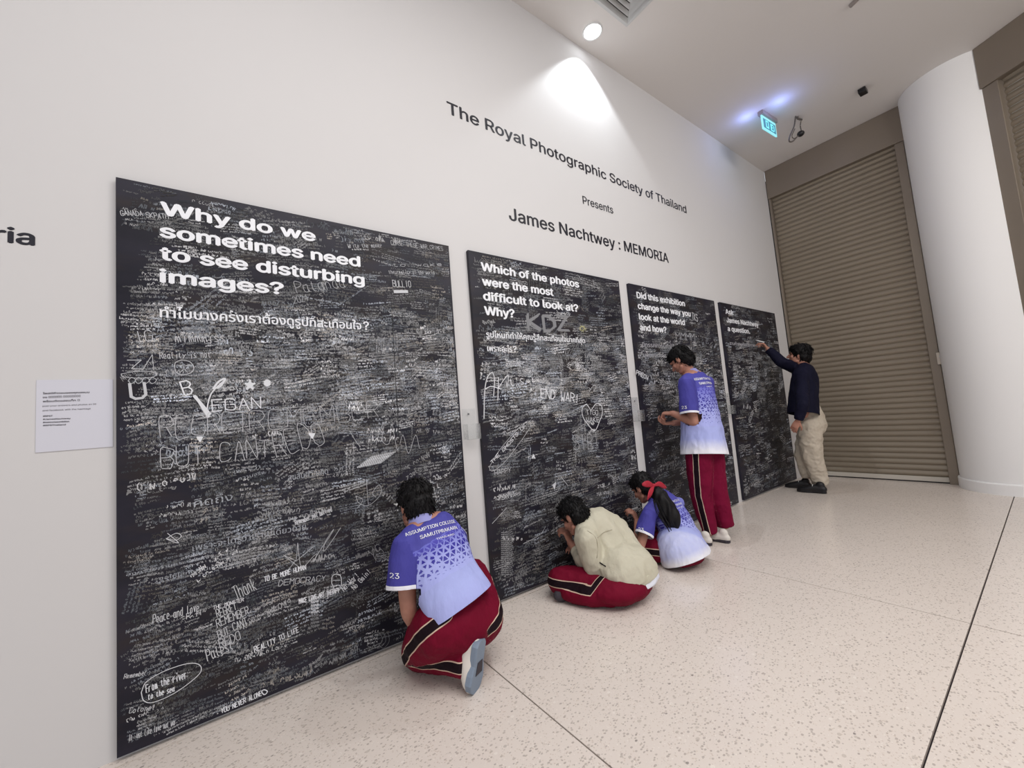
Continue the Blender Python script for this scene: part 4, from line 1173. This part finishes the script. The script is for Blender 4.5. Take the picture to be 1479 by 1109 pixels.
# ---- 1: kneeling student, near the first board
SX = V3((1, 0, 0))
def student_kneeling():
    t = thing('person', P(660, 965, 1.85) * 1.0, 'kneeling person in blue gradient jersey and crimson trousers writing on the nearest board', 'person')
    hc_, hf, hu, hk = P(601, 729, 2.02), (.06, .90, -.36), (0, .36, .9), .98
    c7 = P(613, 764, 1.93)
    spine = [c7, P(626, 790, 1.90), P(642, 828, 1.84), P(660, 862, 1.775), P(667, 876, 1.755)]
    shL, shR = P(584, 788, 1.90), P(655, 779, 1.95)
    slL, slR = P(581, 851, 1.87), V3((1.03, 2.04, .56))
    elL, wrL = P(590, 878, 1.885), P(602, 909, 1.97)
    elR, wrR = V3((1.02, 2.03, .50)), V3((.88, 2.12, .64))
    B = Blob(); head_blob(B, hc_, hf, hu, hk)
    B.loft([c7 - V3((0, 0, .05)), c7 + V3((0, .02, .02)), hc_ + V3((0, -.01, -.03))], [.055, .05, .052], SX)
    B.loft(spine[:4], [(.13, .07), (.15, .08), (.13, .08), (.14, .08)], SX)
    B.loft([shL, c7 - V3((0, 0, .03)), shR], [.04, .05, .04], (0, 0, 1))
    B.loft([shL, shL.lerp(elL, .5), elL, elL.lerp(wrL, .4), wrL], [.045, .043, .038, .038, .026], SX)
    B.loft([shR, elR, wrR], [.045, .038, .026], SX)
    hand_blob(B, wrL, (.05, .75, -.6), (.1, -.5, -.8), -1, (28, 30, 32, 34), .92)
    hand_blob(B, wrR, (-.55, .15, .75), (-.4, .6, 0), -1, ((35, 40, 20), (45, 50, 30), (55, 60, 40), (60, 60, 40)), .92)
    kL, kR = P(608, 938, 1.99), V3((1.17, 2.12, .30))
    hipL, hipR = P(636, 905, 1.79), P(690, 892, 1.80)
    aL, aR = V3((.885, 1.70, .115)), V3((1.13, 2.02, .08))
    for h, kn, a in ((hipL, kL, aL), (hipR, kR, aR)): B.loft([h, kn], [.06, .045], SX); B.loft([kn, a], [.045, .03], SX)
    link('body', B.remesh(.0055, 4), M_SKIN, t)
    hair_cap(hc_, hf, hu, hk, t); face_bits(hc_, hf, hu, hk, t)
    o, me = jersey(t, spine, [(.15, .085), (.172, .105), (.165, .11), (.168, .115), (.175, .12)], SX, shL, shR, slL, slR, .068, M_JER_A, c7, seed=2)
    collar(o, c7 + V3((0, .022, .034)), V3((0, .45, .9)), .060, M_COLLAR)
    rt, up = V3((1, 0.05, 0)), (c7 - spine[2]).normalized()
    cc = c7.lerp(spine[1], .62)
    project_text(o, me, 'ASSUMPTION COLLEGE', cc + up * .040, rt, up, .262, .024, M_PRINT_W, 'back_lettering')
    project_text(o, me, 'SAMUTPRAKARN', cc + up * .006 + rt * .018, rt, up, .200, .024, M_PRINT_W, 'back_lettering')
    project_text(o, me, 'THAILAND', cc - up * .020 + rt * .030, rt, up, .100, .012, M_PRINT_W, 'back_lettering')
    vdir = (V3((0, 0, 1.2)) - slL); vdir.z = 0; vdir.normalize(); rr = V3((-vdir.y, vdir.x, 0))
    project_text(o, me, '23', slL + V3((0, 0, .070)) - rr * .030, rr, (0, 0, 1), .040, .030, M_PRINT_W, 'sleeve_number')
    trousers(t, P(664, 898, 1.78), (.175, .135, .125), None,
             [(hipL, kL, aL, (-1, -.18, 0), (.125, .118, .092, .075, .06)), (hipR, kR, aR, (1, -.1, .3), (.125, .115, .09, .075, .06))], M_RED, seed=4)
    shoe(t, P(697, 924, 1.645), P(687, 1001, 1.665), (-.50, .86, 0), 1.28, M_SHOEW, M_SOLE, True, True)
    shoe(t, (1.13, 1.98, .004), (1.13, 2.22, .004), (0, 0, 1), .95, M_SHOEW, M_SOLE)
    # watch band
    B = Blob(); dwn = (wrL - elL).normalized(); B.loft([wrL - dwn * .022, wrL - dwn * .004], [.031, .030], SX, seg=18, cap=(0, 0)); link('wrist_band', mesh_from(B.V, B.F), M_BLACKP, t, True)
    marker(V3((.78, 2.262, .765)), V3((.84, 2.17, .74)), 'white marker pen held against the nearest board in front of the kneeling person')
student_kneeling()

# ---- 2: seated, cream jacket
def seated_jacket():
    t = thing('person', (1.97, 1.85, 0), 'person in cream jacket sitting cross-legged on the floor writing on the second board', 'person')
    hc_, hf, hu, hk = P(828, 745, 2.06), (-.18, .76, -.60), (-.05, .55, .8), .96
    c7 = P(852, 759, 1.97)
    spine = [c7, P(872, 772, 1.94), P(893, 800, 1.87), P(904, 821, 1.78), P(904, 821, 1.78) + V3((.008, -.020, -.055))]
    shL, shR = P(848, 778, 1.90), P(892, 760, 1.99)
    elL, wrL = P(860, 824, 1.90), P(824, 784, 2.12)
    elR, wrR = V3((2.27, 2.07, .20)), V3((2.10, 2.12, .24))
    B = Blob(); head_blob(B, hc_, hf, hu, hk)
    B.loft([c7 - V3((0, .02, .03)), c7 + V3((-.01, .03, .01)), hc_ + V3((0, -.01, -.03))], [.05, .048, .05], SX)
    B.loft(spine[:4], [(.12, .06), (.14, .07), (.13, .07), (.14, .07)], SX)
    B.loft([shL, c7 - V3((0, 0, .03)), shR], [.035, .045, .035], (0, 0, 1))
    B.loft([shL, elL, elL.lerp(wrL, .5), wrL], [.035, .034, .036, .026], SX); B.loft([shR, elR, wrR], [.035, .034, .024], SX)
    hand_blob(B, wrL, (-.15, .30, .95), (-.2, .7, -.3), -1, ((40, 45, 20), (45, 50, 25), (55, 60, 35), (60, 60, 40)), .92)
    hand_blob(B, wrR, (-.7, .25, .1), (0, 0, -1), -1, (20, 22, 24, 26), .92)
    hipL, hipR = V3((1.93, 1.86, .088)), V3((2.12, 1.82, .095))
    kL, kR = P(811, 838, 2.06), V3((2.27, 2.06, .12))
    aL, aR = V3((2.10, 2.08, .06)), V3((1.90, 2.02, .055))
    for h, kn, a in ((hipL, kL, aL), (hipR, kR, aR)): B.loft([h, kn], [.055, .045], SX); B.loft([kn, a], [.04, .03], SX)
    link('body', B.remesh(.0055, 4), M_SKIN, t)
    hair_cap(hc_, hf, hu, hk, t); face_bits(hc_, hf, hu, hk, t)
    B = Blob(); garment_torso(B, spine, [(.125, .085), (.175, .115), (.185, .130), (.198, .158), (.202, .165)], SX)
    B.loft([shL, c7 - V3((0, 0, .01)), shR], [.062, .07, .062], (0, 0, 1))
    B.loft([shL, shL.lerp(elL, .5), elL], [.072, .078, .072], SX, seg=22); B.loft([elL, elL.lerp(wrL, .45), elL.lerp(wrL, .82)], [.070, .060, .045], SX, seg=20, cap=(1, 0))
    B.loft([shR, elR], [.07, .065], SX, seg=22); B.loft([elR, elR.lerp(wrR, .8)], [.065, .045], SX, cap=(1, 0))
    me = B.remesh(.008, 4); wrinkle(me, .034, 6.5, (1, 1, .7), 21); wrinkle(me, .008, 22, (1, 1, .6), 22)
    cut(me, [(spine[4] + (spine[4] - spine[3]).normalized() * .01, spine[4] - spine[3], .34)]); jk = link('jacket', me, M_JACKET, t)
    # waistband, collar, yoke seam, buttons, pocket slit
    ax_ = (spine[4] - spine[3]).normalized()
    B = Blob(); B.loft([spine[4] - ax_ * .010, spine[4] + ax_ * .034], [(.208, .172), (.202, .166)], SX, n=3, seg=40, cap=(0, 0))
    wb = B.remesh(.007, 2); link('waistband', wb, M_JACKET, jk)
    B = Blob(); B.loft([c7 + V3((-.07, .05, -.005)), c7 + V3((-.045, -.02, .02)), c7 + V3((.01, -.04, .022)), c7 + V3((.07, .02, .01))], [(.008, .028)] * 4, (0, 1, 0), n=5, seg=12)
    link('collar', B.remesh(.005, 3), M_JACKET, jk)
    bvh = BVHTree.FromPolygons([tuple(v) for v in co_of(wb)], [tuple(p.vertices) for p in wb.polygons])
    jb = BVHTree.FromPolygons([tuple(v) for v in co_of(me)], [tuple(p.vertices) for p in me.polygons])
    for px, py in ((907, 839), (917, 838)):
        d = V3(ROT @ _ray(px, py)).normalized(); h = bvh.ray_cast(V3(C0), d)
        if h[0] is not None:
            B = Blob(); B.loft([h[0] - h[1] * .001, h[0] + h[1] * .004], [.010, .009], SX, seg=14, cap=(0, .3)); link('button', mesh_from(B.V, B.F), NT('button', .5, srgb(120, 112, 98)).m, wb_o if False else jk, True)
    def seam_line(name, pix, r, m):
        pts = []
        for px, py in pix:
            d = V3(ROT @ _ray(px, py)).normalized(); h = jb.ray_cast(V3(C0), d)
            if h[0] is not None: pts.append(h[0] + h[1] * .0005)
        if len(pts) > 2: link(name, tube_me(pts, r, 6, 3), m, jk, True)
    MS = NT('seam_thread', .8, srgb(160, 152, 132)).m
    seam_line('seam', [(827, 764), (838, 763), (849, 767), (860, 776), (863, 790), (862, 806)], .0022, MS)
    seam_line('seam', [(863, 777), (872, 769), (884, 765)], .002, MS)
    seam_line('pocket_slit', [(866, 812), (870, 815), (875, 818)], .004, NT('slit_dark', .9, srgb(30, 26, 26)).m)
    # white tee under the jacket
    B = Blob(); B.loft([spine[4], spine[4] + ax_ * .06], [(.198, .162), (.194, .160)], SX, n=4, seg=28, cap=(.3, .1))
    tee = B.remesh(.009, 4); wrinkle(tee, .010, 12, seed=8); link('tee_shirt', tee, M_TEE, t)
    trousers(t, (2.02, 1.755, .088), (.225, .165, .086), None,
             [(hipL, kL, aL, (-.55, -.80, .10), (.086, .092, .090, .07, .055)), (hipR, kR, aR, (1, -.4, 0), (.09, .10, .08, .065, .05))], M_RED, seed=9, fade=True,
             extra=lambda B: B.loft([V3((1.90, 1.75, .075)), V3((1.82, 1.84, .065)), V3((1.76, 1.97, .055))], [.072, .062, .045], SX))
    shoe(t, V3((1.92, 1.99, .030)), V3((1.70, 2.04, .035)), (-.2, -.85, .5), .92, M_SOLED, M_SOLED)
    shoe(t, V3((2.05, 2.13, .012)), V3((2.25, 2.15, .012)), (0, 0, 1), .8, M_SOLED, M_SOLED)
    marker(P(809, 767, 2.255), P(826, 767, 2.16), 'white marker pen held near the face of the person in cream jacket', .0075)
seated_jacket()

# ---- 3: seated girl with ponytail
def seated_ponytail():
    t = thing('person', (2.70, 1.85, 0), 'person with long ponytail and red hair bow sitting cross-legged in a blue jersey', 'person')
    hc_, hf, hu, hk = P(928, 704, 2.07), (-.05, .82, -.55), (0, .55, .85), .93
    c7 = P(952, 722, 1.97)
    spine = [c7, P(966, 741, 1.93), P(982, 773, 1.86), P(986, 793, 1.79), P(986, 793, 1.79) + V3((.005, -.022, -.066))]
    shL, shR = P(938, 742, 1.93), P(979, 727, 2.0)
    slL, slR = P(929, 774, 1.93), V3((3.06, 2.08, .22))
    elL, wrL = P(924, 789, 1.95), P(920, 752, 2.12)
    elR, wrR = V3((3.05, 2.05, .18)), V3((2.87, 2.10, .20))
    B = Blob(); head_blob(B, hc_, hf, hu, hk)
    B.loft([c7 - V3((0, 0, .04)), c7 + V3((-.01, .03, .01)), hc_ + V3((0, -.01, -.03))], [.045, .043, .045], SX)
    B.loft(spine[:4], [(.11, .06), (.13, .07), (.12, .07), (.13, .07)], SX)
    B.loft([shL, c7 - V3((0, 0, .03)), shR], [.035, .045, .035], (0, 0, 1))
    B.loft([shL, elL], [.038, .036], SX); B.loft([elL, elL.lerp(wrL, .5), wrL], [.036, .034, .023], SX); B.loft([shR, elR, wrR], [.035, .032, .023], SX)
    hand_blob(B, wrL, (-.2, .2, .8), (-.3, .7, 0), -1, ((40, 45, 20), (45, 50, 25), (55, 60, 35), (60, 60, 40)), .88)
    hand_blob(B, wrR, (-.7, .25, .1), (0, 0, -1), -1, (20, 22, 24, 26), .88)
    hipL, hipR = V3((2.70, 1.88, .095)), V3((2.86, 1.83, .10))
    kL, kR = V3((2.56, 2.10, .115)), V3((3.05, 2.08, .12))
    aL, aR = V3((2.82, 2.08, .06)), V3((2.70, 2.04, .055))
    for h, kn, a in ((hipL, kL, aL), (hipR, kR, aR)): B.loft([h, kn], [.055, .045], SX); B.loft([kn, a], [.04, .03], SX)
    link('body', B.remesh(.0055, 4), M_SKIN, t)
    hair_cap(hc_, hf, hu, hk, t, tufts=260); face_bits(hc_, hf, hu, hk, t)
    B = Blob(); p0 = P(943, 704, 1.99)
    B.loft([p0, P(952, 716, 1.92), P(962, 735, 1.875), P(971, 751, 1.83), P(976, 762, 1.80)], [.030, .060, .074, .060, .018], SX, n=5, seg=20)
    me = B.remesh(.007, 2); wrinkle(me, .016, 30, (1, 1, .22), 3, False)
    pt = link('ponytail', me, M_HAIR, t)
    for k in range(46):
        a = rng.uniform(-1, 1); b = rng.uniform(-1, 1)
        pts = [P(952 + a * 9, 722, 1.90 + b * .02), P(963 + a * 14, 742, 1.855 + b * .03), P(974 + a * 11, 762 + rng.uniform(-3, 6), 1.80 + b * .03)]
        link('hair_strand', tube_me(pts, .0035, 4, 4), M_HAIR, t, True) if k < 14 else None
    # bow: two loops, knot, two tails
    kn = P(944, 701, 1.935)
    def petal(name, pts, w):
        B = Blob(); B.loft(pts, [(w * .35, .005), (w, .008), (w * .9, .007), (w * .45, .005)], (.2, 0, 1), n=4, seg=12); link(name, B.remesh(.004, 2), M_RIBBON, t)
    petal('hair_bow', [kn, P(937, 699, 1.93), P(932, 699, 1.93), P(928, 700, 1.94)], .026)
    petal('hair_bow', [kn, P(952, 699, 1.93), P(958, 702, 1.93), P(962, 704, 1.94)], .022)
    def tail(pts, w):
        B = Blob(); B.loft(pts, [(w * .4, .004), (w, .006), (w * 1.1, .005), (w * .3, .003)], (1, 0, 0), n=4, seg=12); link('hair_bow_tail', B.remesh(.004, 2), M_RIBBON, t)
    tail([kn, P(941, 708, 1.92), P(938, 715, 1.915), P(935, 722, 1.92)], .020)
    B = Blob(); B.ell(kn, (.014, .012, .016)); link('bow_knot', B.remesh(.004, 2), M_RIBBON, t)
    o, me = jersey(t, spine, [(.12, .08), (.155, .105), (.172, .130), (.192, .160), (.198, .175)], SX, shL, shR, slL, slR, .062, M_JER_B, c7, seed=12, folds=.014)
    collar(o, c7 + V3((-.005, .02, .026)), V3((-.1, .45, .9)), .054, M_COLLAR)
    rt, up = V3((1, 0.0, 0)), (c7 - spine[2]).normalized(); cc = c7.lerp(spine[1], .7)
    project_text(o, me, 'ASSUMPTION COLLEGE', cc + up * .030, rt, up, .24, .022, M_PRINT_W, 'back_lettering')
    project_text(o, me, 'SAMUTPRAKARN', cc - up * .002, rt, up, .19, .022, M_PRINT_W, 'back_lettering')
    project_text(o, me, 'THAILAND', cc - up * .024 + rt * .02, rt, up, .09, .011, M_PRINT_W, 'back_lettering')
    vdir = (V3((0, 0, 1.2)) - slL); vdir.z = 0; vdir.normalize(); rr = V3((-vdir.y, vdir.x, 0))
    project_text(o, me, '23', slL + V3((0, 0, .050)) - rr * .010, rr, (0, 0, 1), .036, .026, M_PRINT_W, 'sleeve_number')
    trousers(t, (2.775, 1.795, .062), (.180, .148, .058), None,
             [(hipL, kL, aL, (-.5, -.8, .05), (.080, .088, .085, .065, .05)), (hipR, kR, aR, (1, -.4, 0), (.108, .10, .08, .065, .05))], M_RED, seed=13, fade=True)
    shoe(t, V3((2.72, 1.99, .03)), V3((2.54, 2.03, .03)), (-.2, -.5, .8), .8, M_SHOEW, M_SOLE)
    marker(P(905, 739, 2.255), P(918, 734, 2.17), 'white marker pen held by the person with the red hair bow')
seated_ponytail()

# ---- 4: standing student
def standing_student():
    t = thing('person', (3.42, 1.9, 0), 'standing person in blue to white jersey and maroon trousers looking down at own hands', 'person')
    hc_, hf, hu, hk = P(983, 520, 2.0), (-.12, .84, -.55), (0, .55, .84), 1.0
    c7 = P(1001, 544, 1.925)
    cx = c7.x
    spine = [c7, P(1005, 560, 1.915), P(1010, 590, 1.905), P(1014, 625, 1.895), P(1017, 657, 1.885)]
    shL, shR = V3((cx - .175, 1.90, c7.z - .055)), V3((cx + .175, 1.90, c7.z - .055))
    slL = P(996, 599, 1.87); slR = V3((cx + .20, 1.93, slL.z))
    elL, wrL = P(1002, 609, 1.865), P(972, 597, 2.03)
    elR, wrR = V3((cx + .19, 1.95, elL.z)), P(973, 611, 2.09)
    B = Blob(); head_blob(B, hc_, hf, hu, hk)
    B.loft([c7 - V3((0, 0, .05)), c7 + V3((0, .02, .02)), hc_ + V3((0, -.02, -.03))], [.056, .052, .054], SX)
    B.loft(spine, [(.13, .07), (.16, .09), (.13, .08), (.12, .07), (.09, .05)], SX)
    B.loft([shL, c7 - V3((0, 0, .03)), shR], [.04, .05, .04], (0, 0, 1))
    B.loft([shL, elL], [.045, .040], SX); B.loft([elL, elL.lerp(wrL, .4), wrL], [.040, .040, .027], SX)
    B.loft([shR, elR], [.045, .040], SX); B.loft([elR, wrR], [.040, .027], SX)
    hand_blob(B, wrL, (-.05, .95, .1), (.2, -.1, -.95), -1, (48, 50, 52, 54), 1.0, 40)
    hand_blob(B, wrR, (-.25, .9, .0), (-.1, .1, .95), -1, (35, 40, 45, 48), 1.0, 40)
    hipL, hipR = V3((3.34, 1.885, .84)), V3((3.50, 1.885, .84))
    kL, kR = P(1012, 713, 1.92), P(1034, 706, 1.86)
    aL, aR = P(1025, 769, 1.885), P(1048, 759, 1.825)
    for h, kn, a in ((hipL, kL, aL), (hipR, kR, aR)): B.loft([h, kn], [.06, .045], SX); B.loft([kn, a], [.045, .03], SX)
    link('body', B.remesh(.0055, 4), M_SKIN, t)
    hair_cap(hc_, hf, hu, hk, t); face_bits(hc_, hf, hu, hk, t)
    o, me = jersey(t, spine, [(.14, .085), (.180, .120), (.185, .138), (.195, .165), (.205, .185)], SX, shL, shR, slL, slR, .070, M_JER_B, c7, seed=31, folds=.014)
    collar(o, c7 + V3((0, .02, .03)), V3((0, .4, .9)), .060, M_COLLAR)
    rt, up = V3((1, 0.0, 0)), (c7 - spine[2]).normalized(); cc = c7.lerp(spine[1], .75)
    project_text(o, me, 'ASSUMPTION COLLEGE', cc + up * .030, rt, up, .27, .030, M_PRINT_W, 'back_lettering')
    project_text(o, me, 'SAMUTPRAKARN', cc - up * .012, rt, up, .21, .030, M_PRINT_W, 'back_lettering')
    project_text(o, me, 'THAILAND', cc - up * .040, rt, up, .10, .013, M_PRINT_W, 'back_lettering')
    vdir = (V3((0, 0, 1.2)) - slL); vdir.z = 0; vdir.normalize(); rr = V3((-vdir.y, vdir.x, 0))
    project_text(o, me, '23', slL + V3((0, 0, .055)) - rr * .035, rr, (0, 0, 1), .040, .034, M_PRINT_W, 'sleeve_number')
    trousers(t, (3.42, 1.885, .84), (.155, .125, .13), None,
             [(hipL, kL, aL, (-1, -.25, 0), (.108, .105, .083, .075, .062)), (hipR, kR, aR, (1, 0, 0), (.108, .105, .086, .078, .068))], M_RED2, seed=33)
    hl, hr = floor_pt(1034, 788), floor_pt(1061, 784)
    shoe(t, hl + V3((-.02, .02, .003)), hl + V3((-.06, .27, .003)), (0, 0, 1), .95, M_SHOEW, M_SOLED)
    shoe(t, hr + V3((-.03, .02, .003)), hr + V3((-.05, .27, .003)), (0, 0, 1), .95, M_SHOEW, M_SOLED)
def floor_pt(px, py):
    d = ROT @ _ray(px, py); return V3(C0 + d * (-CAM_H / d[2]))
standing_student()

# ---- 5: far person in navy
def far_person():
    t = thing('person', (5.85, 1.85, 0), 'person in navy top and cream trousers reaching up to write on the farthest board', 'person')
    hc_, hf, hu, hk = P(1154, 513, 1.87), (-.25, .90, .22), (0, -.2, 1), 1.08
    c7 = P(1164, 533, 1.81); cx = c7.x
    spine = [c7, P(1163, 545, 1.81), P(1161, 568, 1.815), P(1160, 586, 1.83), P(1160, 598, 1.835)]
    shL, shR = V3((cx - .18, 1.80, c7.z - .07)), V3((cx + .15, 1.86, c7.z - .04))
    elR, wrR = P(1129, 523, 1.99), P(1109, 504, 2.11)
    elL, wrL = P(1159, 585, 1.70), P(1153, 607, 1.76)
    B = Blob(); head_blob(B, hc_, hf, hu, hk)
    B.loft([c7 - V3((0, 0, .05)), c7 + V3((0, .02, .02)), hc_ + V3((0, -.01, -.03))], [.058, .055, .056], SX)
    B.loft(spine, [(.13, .07), (.16, .09), (.13, .08), (.12, .07), (.09, .05)], SX)
    B.loft([shL, c7 - V3((0, 0, .03)), shR], [.04, .05, .04], (0, 0, 1))
    B.loft([shL, elL], [.045, .040], SX); B.loft([elL, wrL], [.040, .028], SX); B.loft([shR, elR], [.045, .040], SX); B.loft([elR, wrR], [.040, .028], SX)
    hand_blob(B, wrR, (-.1, .40, .75), (-.3, .7, 0), -1, ((35, 40, 20), (40, 45, 25), (55, 60, 35), (60, 60, 40)), 1.0)
    hand_blob(B, wrL, (-.1, .45, -.8), (.9, .1, 0), 1, (22, 24, 26, 28), 1.0)
    hipL, hipR = V3((5.73, 1.82, .82)), V3((5.92, 1.85, .82))
    kL, kR = P(1172, 655, 1.85), P(1160, 655, 1.97)
    aL, aR = P(1185, 698, 1.83), P(1168, 688, 1.96)
    for h, kn, a in ((hipL, kL, aL), (hipR, kR, aR)): B.loft([h, kn], [.06, .045], SX); B.loft([kn, a], [.045, .03], SX)
    link('body', B.remesh(.0055, 4), M_SKIN, t)
    hair_cap(hc_, hf, hu, hk * 1.05, t); face_bits(hc_, hf, hu, hk, t)
    B = Blob(); garment_torso(B, spine, [(.14, .085), (.185, .125), (.18, .14), (.185, .15), (.185, .155)], SX)
    B.loft([shL, c7 - V3((0, 0, .015)), shR], [.06, .07, .06], (0, 0, 1))
    B.loft([shL, shL.lerp(elL, .5), elL], [.068, .066, .060], SX); B.loft([elL, elL.lerp(wrL, .95)], [.060, .045], SX, cap=(1, .1))
    B.loft([shR, shR.lerp(elR, .5), elR], [.072, .070, .064], SX); B.loft([elR, elR.lerp(wrR, .95)], [.064, .046], SX, cap=(1, .1))
    me = B.remesh(.009, 4); wrinkle(me, .014, 9, (1, 1, .8), 41); cut(me, [(spine[4], spine[4] - spine[3], .26)]); j = link('sweater', me, M_NAVY, t)
    collar(j, c7 + V3((0, .015, .022)), V3((0, .3, .95)), .062, NT('dark_red_rib', .8, srgb(70, 22, 32)).m)
    def wide(B): B.loft([V3((5.82, 1.83, .95)), V3((5.82, 1.83, .80))], [(.165, .13), (.18, .15)], SX)
    trousers(t, (5.82, 1.83, .84), (.175, .145, .13), None,
             [(hipL, kL, aL, (-1, 0, 0), (.115, .118, .105, .095, .085)), (hipR, kR, aR, (1, 0, 0), (.115, .11, .095, .085, .07))], M_CREAMT, seed=43, folds=.024, extra=wide)
    f1 = floor_pt(1200, 713); f2 = floor_pt(1176, 706)
    shoe(t, f1 + V3((-.02, .03, .004)), f1 + V3((-.03, .33, .004)), (0, 0, 1), 1.15, M_SHOEK, M_SHOEK, True)
    shoe(t, f2 + V3((0, .03, .004)), f2 + V3((-.02, .31, .004)), (0, 0, 1), 1.1, M_SHOEK, M_SHOEK, True)
    marker(P(1091, 491, 2.262), P(1106, 495, 2.14), 'white marker pen in the raised hand of the person in navy top', .009)
far_person()
